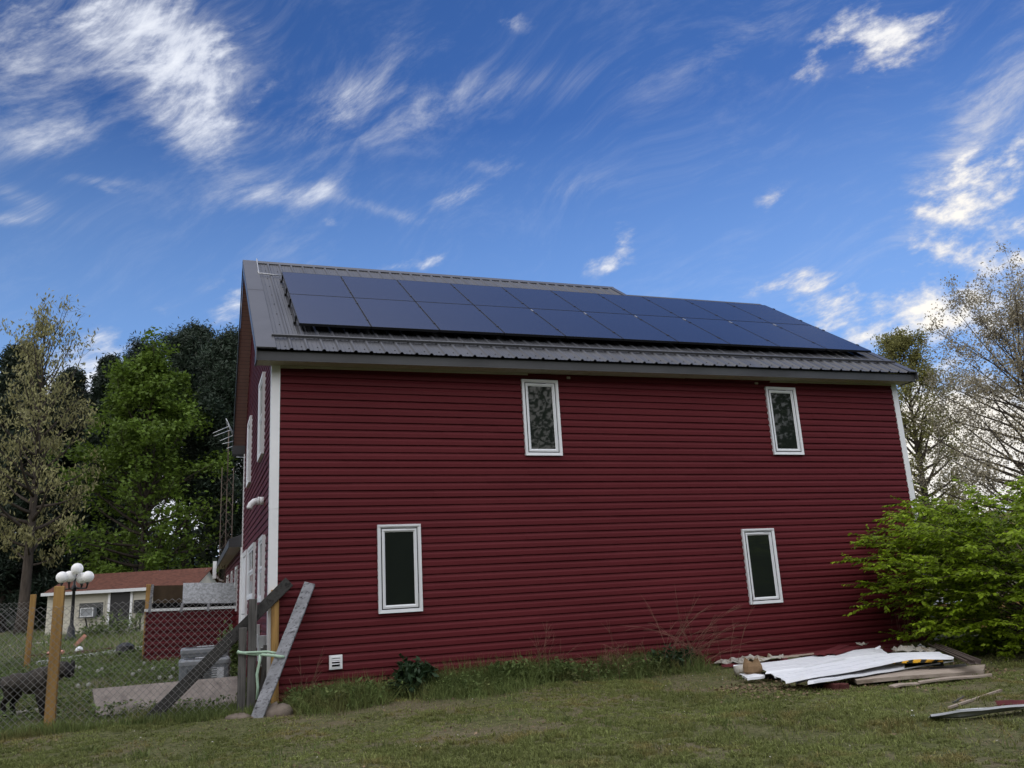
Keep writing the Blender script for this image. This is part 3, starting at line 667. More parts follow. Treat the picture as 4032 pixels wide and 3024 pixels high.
# ------------------------------------------------------------------ air conditioners
M['acgrey'] = mat('ac_grey_paint', (.155, .17, .185), .45, .12, 3, .4)
M['aclight'] = mat('ac_light_grey', (.22, .235, .25), .45, .1, 3, .4)
M['paper'] = mat('pale_label', (.55, .57, .60), .6, .08, 30, .3, col2=(.30, .31, .33), scale2=55)
def ac_unit(x0, x1, y0, y1, z0, z1, lab, sticker):
    c = ((x0+x1)/2, (y0+y1)/2, z0); r = empty('condenser', c, lab, 'air conditioner', 'air conditioner units beside the house')
    def rr(i, z, b=.07):
        X0, X1, Y0, Y1 = x0+i, x1-i, y0+i, y1-i
        return [(X0+b, Y0, z), (X1-b, Y0, z), (X1-b*.3, Y0+b*.3, z), (X1, Y0+b, z), (X1, Y1-b, z), (X1-b*.3, Y1-b*.3, z), (X1-b, Y1, z), (X0+b, Y1, z), (X0+b*.3, Y1-b*.3, z), (X0, Y1-b, z), (X0, Y0+b, z), (X0+b*.3, Y0+b*.3, z)]
    def stack(mb, L):
        n = 12; vs = [p for l in L for p in l]
        mb.add(vs, [(i*n+j, i*n+(j+1) % n, (i+1)*n+(j+1) % n, (i+1)*n+j) for i in range(len(L)-1) for j in range(n)]+[tuple(range((len(L)-1)*n, len(L)*n))])
    mb = MB(); stack(mb, [rr(0, z0), rr(0, z1-.07)]); mb.build('cabinet', M['acgrey'], r)
    mb = MB(); stack(mb, [rr(-.012, z1-.075), rr(-.012, z1-.02), rr(.01, z1), rr(.05, z1+.004)]); mb.build('top_cover', M['aclight'], r)
    mb = MB(); cx, cy = c[0], c[1]
    mb.lathe((cx, cy, z1), [((x1-x0)*.42, 0), ((x1-x0)*.42, .009)], 24)
    g = mb.build('fan_guard', M['black'], r)
    mb = MB(); mb.box(cx-.14, cx+.14, cy-.07, cy+.07, z1+.004, z1+.022); mb.build('motor_cap', M['paper'], r)
    mb = MB()
    for col in range(2):
        xa = x0+.12+col*.24
        z = z0+.06
        while z < z1-.14:
            mb.add([(xa, y0-.001, z), (xa+.20, y0-.001, z), (xa+.20, y0-.016, z+.026), (xa, y0-.016, z+.026)], [(0, 1, 2, 3)]); z += .034
    mb.build('louvre_grille', M['aclight'], r, solid=.004)
    mb = MB(); mb.box(x0+.115, x0+.57, y0-.0015, y0+.002, z0+.05, z1-.13); mb.build('grille_backing', M['black'], r)
    if sticker:
        mb = MB(); mb.box(x1-.27, x1-.09, y0-.006, y0-.002, z1-.38, z1-.13); mb.build('rating_plate', M['paper'], r)
    mb = MB(); mb.box(x0+.02, x1-.02, y0+.02, y1-.02, z0-.12, z0); mb.build('pad', M['concrete'], r)
ax0, ax1, az = onY(706, 2600, 2.2)[0], onY(906, 2600, 2.2)[0], onY(806, 2597, 2.2)[2]
bx0, bx1, bz = onY(713, 2560, 3.3)[0], onY(905, 2560, 3.3)[0], onY(790, 2553, 3.3)[2]
ac_unit(ax0, ax1, 2.2, 2.2+ax1-ax0, az-.70, az, 'nearer grey condenser unit with a pale rating plate on its front', True)
ac_unit(bx0, bx1, 3.3, 3.3+bx1-bx0, bz-.75, bz, 'farther grey condenser unit showing its top behind the nearer one', False)

# ------------------------------------------------------------------ low red walled coop with board covers
M['osb'] = mat('grey_chipboard', (.27, .28, .29), .85, .35, 16, .15, bump=.3, bscale=30, stretch=(1, 1, .6), col2=(.17, .175, .18), scale2=18)
M['ply'] = mat('brown_plywood', (.06, .042, .026), .85, .25, 3, .15)
cy_ = 9.3
cl, cr_ = onY(500+172/2.212, 2150+560/2.212, cy_), onY(500+990/2.212, 2150+530/2.212, cy_)
coop = empty('coop', ((cl[0]+cr_[0])/2, cy_+.7, .55), 'low pen with red siding and grey chipboard covers behind the condensers', 'pen')
ztl, ztr = cl[2], cr_[2]; xl, xr = cl[0], cr_[0]-.02
zc = lambda x: ztl+(ztr-ztl)*(x-xl)/(xr-xl)
mb = MB(); siding(mb, lambda u, o, z: (u, cy_-o, z+(zc(u)-ztl)), .35, ztl-.02, lambda z: (xl, xr), phase=ztl, seams=False, CO=.16); mb.build('front_wall', M['siding'], coop)
mb = MB(); siding(mb, lambda u, o, z: (xl-o, u, z), .35, ztl-.02, lambda z: (cy_, cy_+1.6), phase=ztl, seams=False); mb.build('side_wall', M['siding'], coop)
mb = MB(); mb.beam((xl-.05, cy_-.03, ztl), (xr, cy_-.03, ztr), .05, .06); mb.build('top_rail', M['trim'], coop)
def CB(x, y): return onY(500+x/2.212, 2150+y/2.212, cy_+.2)
for xa, xb in ((490, 658), (660, 828), (830, 992)):
    q = [CB(xa-8, 500), CB(xb-2, 496 if xa < 800 else 488), CB(xb, 316), CB(xa, 322)]; q = [p+(0, .45 if i > 1 else .0, 0) for i, p in enumerate(q)]
    q[2] = onY(500+xb/2.212, 2150+318/2.212, cy_+.65); q[3] = onY(500+xa/2.212, 2150+322/2.212, cy_+.65)
    mb = MB(); b_ = [p+(0, .02, -.015) for p in q]; mb.add(q+b_, [(0, 1, 2, 3), (7, 6, 5, 4), (0, 4, 5, 1), (1, 5, 6, 2), (2, 6, 7, 3), (3, 7, 4, 0)]); mb.build('cover_board', M['osb'], coop)
mb = MB(); mb.add([onY(500+230/2.212, 2150+345/2.212, cy_+1.2), onY(500+492/2.212, 2150+340/2.212, cy_+1.2), onY(500+492/2.212, 2150+500/2.212, cy_+1.2), onY(500+225/2.212, 2150+500/2.212, cy_+1.2)], [(0, 1, 2, 3)]); mb.build('back_board', M['ply'], coop, solid=.02)
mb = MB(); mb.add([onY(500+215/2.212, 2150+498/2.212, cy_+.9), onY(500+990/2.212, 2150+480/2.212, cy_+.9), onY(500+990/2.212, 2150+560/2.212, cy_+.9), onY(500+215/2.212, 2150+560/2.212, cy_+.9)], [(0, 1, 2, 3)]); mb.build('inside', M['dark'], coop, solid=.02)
for xa, ya, xb, yb in ((195, 580, 224, 335), (470, 575, 482, 500), (705, 566, 710, 498), (975, 548, 978, 490)):
    p, q = onY(500+xa/2.212, 2150+ya/2.212, cy_-.08), onY(500+xb/2.212, 2150+yb/2.212, cy_-.02); mb = MB(); mb.beam(p, q, .06, .03, (0, 1, 0)); mb.build('prop', M['silverwood'], coop)

# ------------------------------------------------------------------ cream shed with a brown roof
M['cream'] = mat('cream_siding', (.46, .44, .37), .6, .08, 2, .25)
M['shingle'] = mat('brown_shingles', (.105, .045, .032), .9, .3, 7, .15, bump=.5, bscale=25, stretch=(1, 1, 2), col2=(.07, .032, .024), scale2=4)
M['gutter'] = mat('pale_gutter', (.55, .57, .58), .4, .06, 3, .4)
SD = 36.
sl, sr = onD(183, 2334, SD), onD(775, 2290, SD)
sx = sr-sl; sx[2] = 0; SL = np.linalg.norm(sx); sx /= SL; sn = np.array([-sx[1], sx[0], 0]); sn = sn if sn[1] > 0 else -sn     # sn points away from the camera
s0 = onD(190, 2334, SD); 
def shp(u, v, z): return s0+sx*u+sn*v+np.array((0, 0, z))
ze = 0.; zgd = float(gz(s0[0], s0[1]))-s0[2]
zb_s = zgd-.1
shed = empty('shed', (s0[0], s0[1], zgd+s0[2]), 'cream sided shed with a brown shingle roof and a dark door', 'shed')
def seg_u(px, py): 
    d = pdir(px, py); A = np.array([[sx[0], -d[0]], [sx[1], -d[1]]]); r_ = np.linalg.solve(A, CC[:2]-s0[:2]); q = CC+r_[1]*d; return r_[0], q[2]-s0[2]
SU = SL-.25
mb = MB()
z = zb_s
while z < -.06:                                                       # lapped siding courses
    z1_ = min(z+.115, -.05); mb.add([shp(0, -.022, z), shp(SU, -.022, z), shp(SU, -.003, z1_), shp(0, -.003, z1_), shp(0, 0, z), shp(SU, 0, z)], [(0, 1, 2, 3), (0, 4, 5, 1)]); z += .115
mb.add([shp(0, 0, zb_s), shp(0, 3.2, zb_s), shp(0, 3.2, -.05), shp(0, 1.6, .75), shp(0, 0, -.05)], [(0, 1, 2, 3, 4)])
mb.add([shp(SU, 0, zb_s), shp(SU, 3.2, zb_s), shp(SU, 3.2, -.05), shp(SU, 1.6, .75), shp(SU, 0, -.05)], [(0, 1, 2, 3, 4)])
mb.add([shp(0, 3.2, zb_s), shp(SU, 3.2, zb_s), shp(SU, 3.2, -.05), shp(0, 3.2, -.05)], [(0, 1, 2, 3)])
mb.build('wall', M['cream'], shed)
mb = MB(); rows = []
nR = 9
for i in range(nR+1):
    t = i/nR; v_, z_ = -.22+1.95*t, -.03+.80*t; rows.append([shp(-.12+.03, v_, z_), shp(SU+.25, v_, z_)])
    if i < nR: rows.append([shp(-.12+.03, -.22+1.95*(i+1)/nR, -.03+.80*(i+1)/nR-.0), shp(SU+.25, -.22+1.95*(i+1)/nR, -.03+.80*(i+1)/nR-.0)])
rt0, rt1 = shp(.12, 1.72, .77), shp(SU+.2, 1.72, .77)
mb.add([shp(-.12, -.22, -.03), shp(SU+.25, -.22, -.03), rt1, rt0, shp(-.12, -.22, -.07), shp(SU+.25, -.22, -.07), rt1-(0, 0, .04), rt0-(0, 0, .04), shp(SU+.25, 3.5, -.1), shp(-.12, 3.5, -.1)], [(0, 1, 2, 3), (7, 6, 5, 4), (0, 4, 5, 1), (1, 5, 6, 2), (3, 7, 4, 0), (3, 2, 8, 9)])
mb.build('roof', M['shingle'], shed)
mb = MB(); mb.beam(shp(-.14, -.27, -.08), shp(SU+.27, -.27, -.08), .10, .13, (0, 0, 1)); mb.build('gutter', M['gutter'], shed)
def sbox(mb, u0, u1, v0, v1, z0, z1): 
    vs = [shp(a, b, c) for a in (u0, u1) for b in (v0, v1) for c in (z0, z1)]; mb.add(vs, [(0, 1, 3, 2), (4, 6, 7, 5), (0, 4, 5, 1), (2, 3, 7, 6), (0, 2, 6, 4), (1, 5, 7, 3)])
def sframe(mb, u0, u1, z0, z1, w, v0, v1, bottom=True):
    sbox(mb, u0, u0+w, v0, v1, z0, z1); sbox(mb, u1-w, u1, v0, v1, z0, z1); sbox(mb, u0+w, u1-w, v0, v1, z1-w, z1)
    if bottom: sbox(mb, u0+w, u1-w, v0, v1, z0, z0+w)
def A1(x, y): return seg_u(x/2.211, 2150+y/2.211)
u0, zt = A1(950, 385); u1, _ = A1(1163, 385); 
mb = MB(); sframe(mb, u0, u1, zgd+.12, zt, .10, -.06, -.02, False); D_ = mb.build('door', M['trim'], shed)
mb = MB(); sbox(mb, u0+.1, u1-.1, -.04, -.024, zgd+.12, zt-.1); mb.build('door_panel', M['black'], D_)
mb = MB(); sbox(mb, u0-.05, u1+.3, -.7, -.03, zgd-.05, zgd+.12); mb.build('step', M['concrete'], shed)
u0, zt = A1(688, 490); u1, zb_ = A1(908, 630)
mb = MB(); sframe(mb, u0, u1, zb_, zt, .05, -.05, -.02); W = mb.build('window', M['cream'], shed)
mb = MB(); sbox(mb, u0+.05, u1-.05, -.035, -.024, zb_+.05, zt-.05); mb.build('pane', M['glass'], W)
ua, za = A1(738, 540); ub, zc_ = A1(845, 612)
wac = empty('window_unit', tuple(shp((ua+ub)/2, -.3, zc_)), 'pale window air conditioner in the dark window of the shed', 'air conditioner')
mb = MB(); sbox(mb, ua, ub, -.34, -.05, zc_, za); mb.build('case', M['aclight'], wac)
mb = MB(); sframe(mb, ua, ub, zc_, za, .035, -.37, -.342); mb.build('front_frame', M['gutter'], wac)
mb = MB(); mb.beam(shp(ua+.2, -.3, zc_), shp(ua+.2, -.05, zc_-.5), .05, .03, (0, 0, 1)); mb.build('bracket', M['black'], wac)
mb = MB(); ug, zg_ = A1(1205, 470)
sbox(mb, ug-.03, ug+.32, -.35, -.03, zg_-.55, zg_); sbox(mb, ug+.05, ug+.10, -.3, -.25, zgd, zg_-.55); sbox(mb, ug+.22, ug+.27, -.3, -.25, zgd, zg_-.55); sbox(mb, ug+.02, ug+.3, -.5, -.35, zg_-.3, zg_-.26)
tag(mb.build('barbecue', M['black'], None, shp(ug, -.2, zgd)), 'dark barbecue on thin legs standing right of the shed door', 'barbecue')

# ------------------------------------------------------------------ lamp post with five globes
LD = 31.; lb = onD(275, 2520, LD); lt = onD(302, 2300, LD); lz = float(gz(lb[0], lb[1]))
M['globe'] = mat('white_globe', (.88, .88, .87), .35, .02, 4, .4, trans=.25)
lamp = empty('street_lamp', (lb[0], lb[1], lz), 'black lamp post with five white globes in front of the shed', 'lamp post')
top = np.array((lb[0]+.05, lb[1], lt[2]))
mb = MB(); H_ = top[2]-lz
mb.lathe((lb[0]+.02, lb[1], lz), [(.20, -.05), (.20, .10), (.15, .16), (.12, .45), (.085, .52), (.065, .6), (.055, H_-.25), (.085, H_-.2), (.085, H_-.05), (.05, H_), (.04, H_+.55), (.10, H_+.58)], 14); mb.build('pole', M['black'], lamp)
gx_ = []
def A2(x, y): return onD(x/2.211, 2150+y/2.211, LD)
for (x, y, dv, arm) in ((550, 275, -.3, 1), (606, 265, .0, 1), (708, 277, .25, 1), (768, 268, -.1, 1), (672, 198, 0, 0)):
    g = A2(x, y); vd = (g-CC)/np.linalg.norm(g-CC); g = g+vd*dv*0+np.array((0, dv, 0)); g = CC+(g-CC)*1.0
    r_ = 49/2.211*LD/FPX
    if arm:
        mb = MB(); m_ = top+(0, 0, -.10); mid = (m_+g)/2+(0, 0, -.22); mid[2] = m_[2]-.06
        mb.tube([m_, mid, (g[0]*.9+mid[0]*.1, g[1]*.9+mid[1]*.1, m_[2]-.06), (g[0], g[1], g[2]-r_-.08), (g[0], g[1], g[2]-r_+.02)], [.03, .028, .028, .03, .07], 8); A_ = mb.build('arm', M['black'], lamp)
    mb = MB(); mb.lathe((g[0], g[1], g[2]), [(r_*math.sin(t)+.0001, -r_*math.cos(t)) for t in np.linspace(0, math.pi, 13)], 20); mb.build('globe', M['globe'], lamp)

# ------------------------------------------------------------------ lattice aerial mast
M['rust'] = mat('rusty_steel', (.10, .075, .06), .8, .3, 6, .2)
my = 15.; mb_, mt_ = onY(893, 2100, my), onY(912, 1790, my)
mast = empty('aerial_mast', (mb_[0], mb_[1], .6), 'thin rusty lattice mast carrying a television aerial behind the house', 'aerial mast')
mb = MB(); cx, cyy = (-.12, my); w = .17; zt = 5.9; z = .5
legs = [(cx-w, cyy-.1), (cx+w, cyy-.1), (cx, cyy+.2)]
for a, b in legs: mb.tube([(a, b, .4), (a, b, zt)], .012, 5)
i = 0
while z < zt-.3:
    for k in range(3):
        a, b = legs[k], legs[(k+1) % 3]; a, b = (a, b) if i % 2 else (b, a); mb.tube([(*a, z), (*b, z+.32)], .006, 4, cap=False)
    z += .32; i += 1
mb.tube([(cx, cyy, zt-.5), (cx, cyy, 7.1)], .02, 6); mb.build('lattice', M['rust'], mast)
mb = MB()
tip = onY(890, 1648, my-.5); root = onY(930, 1730, my-.2)
mb.tube([tip, root], .012, 5); mb.tube([onY(897, 1668, my-.5), onY(925, 1735, my-.2)], .010, 5); mb.tube([tip, onY(896, 1700, my)], .006, 4)
for (xa, ya, xb, yb) in ((838, 1706, 905, 1677), (842, 1718, 908, 1693), (866, 1736, 920, 1713), (876, 1748, 925, 1736), (893, 1766, 922, 1755), (913, 1776, 925, 1772), (932, 1791, 966, 1792), (931, 1800, 966, 1801)):
    mb.tube([onY(xa, ya, my-.45), onY(xb, yb, my-.2)], .011, 5)
mb.build('aerial', M['galv'], mast)

# ------------------------------------------------------------------ trees and shrubs
def leafmat(name, col, isl=.35, trans=.35, var=.2, scale=.5, rough=.55):
    return mat(name, col, rough, var, scale, .25, isl=isl, trans=trans, detail=2)
M['bark'] = mat('grey_brown_bark', (.060, .050, .042), .95, .35, 4, .1, bump=.6, bscale=14, stretch=(3, 3, .6))
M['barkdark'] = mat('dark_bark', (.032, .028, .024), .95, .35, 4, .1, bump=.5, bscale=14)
M['twig'] = mat('brown_twig', (.075, .055, .042), .9, .3, 4, .1)
M['maple'] = leafmat('maple_leaf', (.105, .165, .024))
M['oak'] = leafmat('oak_catkin', (.235, .225, .10), .4)
M['pine'] = leafmat('pine_needle', (.026, .042, .026), .45, .15)
M['spruce'] = leafmat('spruce_needle', (.018, .030, .019), .4, .12)
M['olive'] = leafmat('young_olive_leaf', (.20, .195, .065), .4, .5)
M['russet'] = leafmat('russet_bud', (.30, .265, .18), .4, .5)
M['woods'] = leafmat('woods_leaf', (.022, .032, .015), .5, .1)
M['mirrorwood'] = leafmat('near_wood_leaf', (.065, .09, .038), .5, .2)
M['bush'] = leafmat('bush_leaf', (.205, .295, .016), .5, .45, .25, 2.5, .5)

def unit(v): return v/(np.linalg.norm(v, axis=-1, keepdims=True)+1e-9)
def leaves(rg, A, k, sig, size, wid=.6, flat=0., hang=0., squash=1.):
    """rhombic leaves scattered round the anchor points A"""
    P = np.repeat(A, k, 0); n = len(P)
    P = P+rg.normal(0, 1, (n, 3))*np.array([sig, sig, sig*squash])
    t = rg.normal(0, 1, (n, 3)); t[:, 2] *= 1-flat; t[:, 2] -= hang*2; t = unit(t)
    q = rg.normal(0, 1, (n, 3)); q[:, 2] *= 1-flat; b = unit(np.cross(t, np.cross(q, t)))
    s = size*rg.uniform(.65, 1.3, (n, 1))
    V = np.stack([P-t*s/2, P+b*s*wid/2, P+t*s/2, P-b*s*wid/2], 1).reshape(-1, 3)
    return V, np.arange(n*4).reshape(-1, 4)
def grow(rg, base, H, env, z0=.2, nl=40, r0=.2, elev=(10, 60), twigs=7, twl=.35, bend=.25, lean=(0, 0), trunkmin=.015, sub=2, cluster=1.0):
    """trunk, limbs and twigs; returns wood tubes and leaf anchor points"""
    mb = MB(); A = []
    base = np.array(base, float); ph = rg.uniform(0, 6, 4)
    def tp(t): return base+np.array([lean[0]*t+.012*H*math.sin(3*t+ph[0])*t, lean[1]*t+.012*H*math.sin(3.4*t+ph[1])*t, H*t])
    ts = np.linspace(-.02, 1, 12); mb.tube([tp(t) for t in ts], [max(r0*(1-t)**.9*(1.35 if t < .02 else 1), trunkmin) for t in ts], 9)
    for i in range(nl):
        t = z0+(1-z0)*((i+rg.uniform(0, .9))/nl)
        u = (t-z0)/(1-z0); az = i*2.39996+rg.uniform(-.5, .5); el = rad(elev[0]+(elev[1]-elev[0])*u+rg.uniform(-10, 10))
        L = env(u)*rg.uniform(.72, 1.12)/max(math.cos(el), .35)
        if L < .15: continue
        d = np.array([math.cos(az)*math.cos(el), math.sin(az)*math.cos(el), math.sin(el)]); p = tp(t); pts = [p]; n = 6
        for j in range(n):
            d = unit(d+rg.normal(0, .09, 3)+np.array([0, 0, bend/n])); pts.append(pts[-1]+d*L/n)
        rr = max(.035*L*r0/.2, .012); rr = min(rr, r0*.5*(1-t)+.02)
        mb.tube(pts, [max(rr*(1-j/(n+.5)), .006) for j in range(n+1)], 5)
        for q in range(twigs):
            f = rg.uniform(.25, 1.0)**.8*n; j = min(int(f), n-1); p = pts[j]+(pts[j+1]-pts[j])*(f-j)
            dd = unit(d*.7+rg.normal(0, .65, 3)+np.array([0, 0, bend*.6])); l = L*twl*rg.uniform(.5, 1.1)*(1.15-.5*f/n)
            e = p+dd*l; m_ = (p+e)/2+rg.normal(0, .04*l, 3)
            mb.tube([p, m_, e], [.008, .005, .003], 3, cap=False); A += [m_, e, (m_+e)/2]
            for _ in range(sub):
                d2 = unit(dd+rg.normal(0, .7, 3)); e2 = m_+d2*l*.55; mb.tube([m_, e2], [.004, .002], 3, cap=False); A += [e2, (m_+e2)/2]
        A.append(pts[-1])
    A.append(tp(1.0))
    return mb, np.array(A)
def tree(name, label, base, H, env, leaf, seed, lk, lsig, lsize, wood='bark', group=None, cat='tree', flat=0., hang=0., wid=.6, squash=1., keep=None, **kw):
    rg = np.random.default_rng(seed); base = (base[0], base[1], float(gz(base[0], base[1])))
    r = empty(name, base, label, cat, group)
    mb, A = grow(rg, base, H, env, **kw)
    mb.build('trunk', M[wood], r)
    if keep is not None: A = A[keep(A, rg)]
    V, F = leaves(rg, A, lk, lsig, lsize, wid, flat, hang, squash)
    np_mesh('crown', V, [F], M[leaf], r, base)
    return r
def bx(px, py, D): return onD(px, py, D)[:2]
cone = lambda R, p=.8: (lambda u: R*(1-u)**p+.15)
dome = lambda R: (lambda u: R*(max(0, 1-(u*1.02-.28)**2/.56))**.5)
def topz(px, py, D): return onD(px, py, D)[2]
def T_(name, label, px, D, ptop, *a, **k):
    b = onD(px, 2300, D); return tree(name, label, b, topz(px, ptop, D)-float(gz(b[0], b[1])), *a, **k)
G1 = 'trees behind the shed'
T_('oak_tree', 'tall oak with tan catkins and bare upper twigs left of the shed', 100, 38, 1275, lambda u: 3.5*(1-u)**.45*(.35+.65*min(1, u*4+.3)), 'oak', 11, 3, .15, .21, group=G1, hang=.9, wid=.36, z0=.22, nl=54, r0=.26, elev=(5, 72), twigs=9, twl=.42, bend=.5, keep=lambda A, rg: rg.uniform(0, 1, len(A)) < np.clip(1.25-(A[:, 2]-5)/14, .35, 1))
T_('maple_tree', 'broad bright green maple standing right behind the shed', 555, 44, 1420, lambda u: 4.4*(1-u**2.0)**.8*(.6+.4*min(1, u*5)), 'maple', 12, 7, .22, .24, group=G1, keep=lambda A, rg: rg.uniform(0, 1, len(A)) < np.where((A[:, 2] > 4.2) & (A[:, 2] < 9), .50, 1.), z0=.06, nl=100, r0=.24, elev=(0, 66), twigs=9, twl=.36, bend=.3, flat=.4, squash=.6)
PN = dict(wood='barkdark', group=G1, wid=.22)
T_('pine_tree', 'tall dark pine with a bare trunk next to the gable of the red house', 885, 47, 1312, lambda u: 3.0*(1-u)**.5*(.5+.5*min(1, u*3)), 'pine', 21, 34, .30, .27, z0=.30, nl=60, r0=.26, elev=(-6, 62), twigs=8, twl=.36, bend=.5, **PN)
T_('pine_tree', 'dark pine with several pointed tops just right of the maple', 725, 50, 1312, lambda u: 3.0*(1-u)**.5*(.5+.5*min(1, u*3)), 'pine', 22, 32, .30, .27, z0=.44, nl=60, r0=.24, elev=(-6, 66), twigs=8, twl=.36, bend=.5, **PN)
T_('pine_tree', 'dark pine peeping out above the top of the maple', 515, 54, 1350, lambda u: 2.6*(1-u)**.5*(.5+.5*min(1, u*3)), 'pine', 23, 28, .30, .27, z0=.45, nl=50, r0=.24, elev=(-6, 62), twigs=8, twl=.36, bend=.5, **PN)
T_('pine_tree', 'dark pine half hidden between the oak and the maple', 430, 56, 1440, lambda u: 2.8*(1-u)**.5*(.5+.5*min(1, u*3)), 'pine', 28, 28, .30, .27, z0=.42, nl=50, r0=.24, elev=(-6, 62), twigs=8, twl=.36, bend=.5, **PN)
T_('spruce_tree', 'slender dark spruce with a pointed tip right of the oak', 388, 50, 1365, cone(2.3, .8), 'spruce', 24, 22, .20, .30, z0=.10, nl=90, r0=.2, elev=(-18, 30), twigs=8, twl=.30, bend=.25, wood='barkdark', group=G1, wid=.25)
T_('spruce_tree', 'dense dark spruce at the edge of the photo behind the oak', 20, 48, 1330, cone(3.4, .7), 'spruce', 25, 26, .24, .32, z0=.08, nl=90, r0=.22, elev=(-18, 40), twigs=9, twl=.32, bend=.3, wood='barkdark', group=G1, wid=.25)
T_('spruce_tree', 'dark spruce behind the trunk of the oak', 225, 52, 1430, cone(3.0, .7), 'spruce', 26, 24, .24, .32, z0=.10, nl=80, r0=.22, elev=(-18, 35), twigs=8, twl=.32, bend=.3, wood='barkdark', group=G1, wid=.25)
G2 = 'trees beyond the green bush'
T_('young_tree', 'upright tree with young olive leaves beyond the eave of the red house', 3705, 42, 1330, lambda u: 3.1*(1-u)**.45*(.7+.3*min(1, u*4)), 'olive', 31, 7, .15, .13, group=G2, z0=.12, nl=66, r0=.26, elev=(0, 70), twigs=9, twl=.42, bend=.5, wid=.6)
T_('spreading_tree', 'large spreading tree with russet buds and thin branches at the edge of the photo', 4200, 31, 1310, lambda u: 5.3*(1-u)**.42*(.7+.3*min(1, u*4)), 'russet', 32, 6, .11, .095, group=G2, z0=.16, nl=78, r0=.20, elev=(2, 62), twigs=13, twl=.40, bend=.35, wid=.6, sub=2)

def blobwood(name, label, pts, seed, n, size, m, kind='stuff'):
    """a far wood that reads as one mass: leaf clusters on a row of crowns"""
    rg = np.random.default_rng(seed); A = []
    for (x, y, z, R, H) in pts:
        k = int(n); q = unit(rg.normal(0, 1, (k, 3))); q = q*rg.uniform(.55, 1.08, (k, 1)); A.append(np.array([x, y, z])+q*np.array([R, R, H]))
    A = np.concatenate(A); A = A[A[:, 2] > gz(A[:, 0], A[:, 1])-.2]
    V, F = leaves(rg, A, 7, size*.9, size, .7, .2)
    o = np_mesh(name, V, [F], M[m]); return tag(o, label, kind=kind)
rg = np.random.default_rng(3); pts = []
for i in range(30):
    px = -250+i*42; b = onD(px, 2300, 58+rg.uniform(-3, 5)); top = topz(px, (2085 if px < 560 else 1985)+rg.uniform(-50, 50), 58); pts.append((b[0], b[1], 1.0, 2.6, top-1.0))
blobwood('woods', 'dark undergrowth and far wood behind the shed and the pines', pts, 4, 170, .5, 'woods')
pts = []
for i in range(22):
    px = 3300+i*60; b = onD(px, 2200, 95+rg.uniform(-6, 6)); top = topz(px, 2000+rg.uniform(-25, 30), 95); pts.append((b[0], b[1], 1.0, 4.5, top-1.0))
blobwood('woods', 'low green far wood beyond the bush', pts, 5, 150, .8, 'olive')
pts = []; upper = []
for i in range(64):                                                   # the wood across the lawn, mirrored in the windows
    a = rad(100+i*3.6); R_ = 26+rg.uniform(-3, 6); pts.append((2+R_*math.sin(a), -14+R_*math.cos(a)*.75, 3.2, 3.2, rg.uniform(3.5, 6)))
    if i % 2: upper.append((2+R_*math.sin(a), -14+R_*math.cos(a)*.75, 9.5, 3.4, 5.0))
blobwood('woods', 'dense wood on the near side of the lawn, seen only mirrored in the lower panes', pts, 6, 260, .60, 'mirrorwood'); blobwood('woods', 'high loose crowns on the near side of the lawn, seen only mirrored in the upper panes', upper, 7, 300, .26, 'mirrorwood')

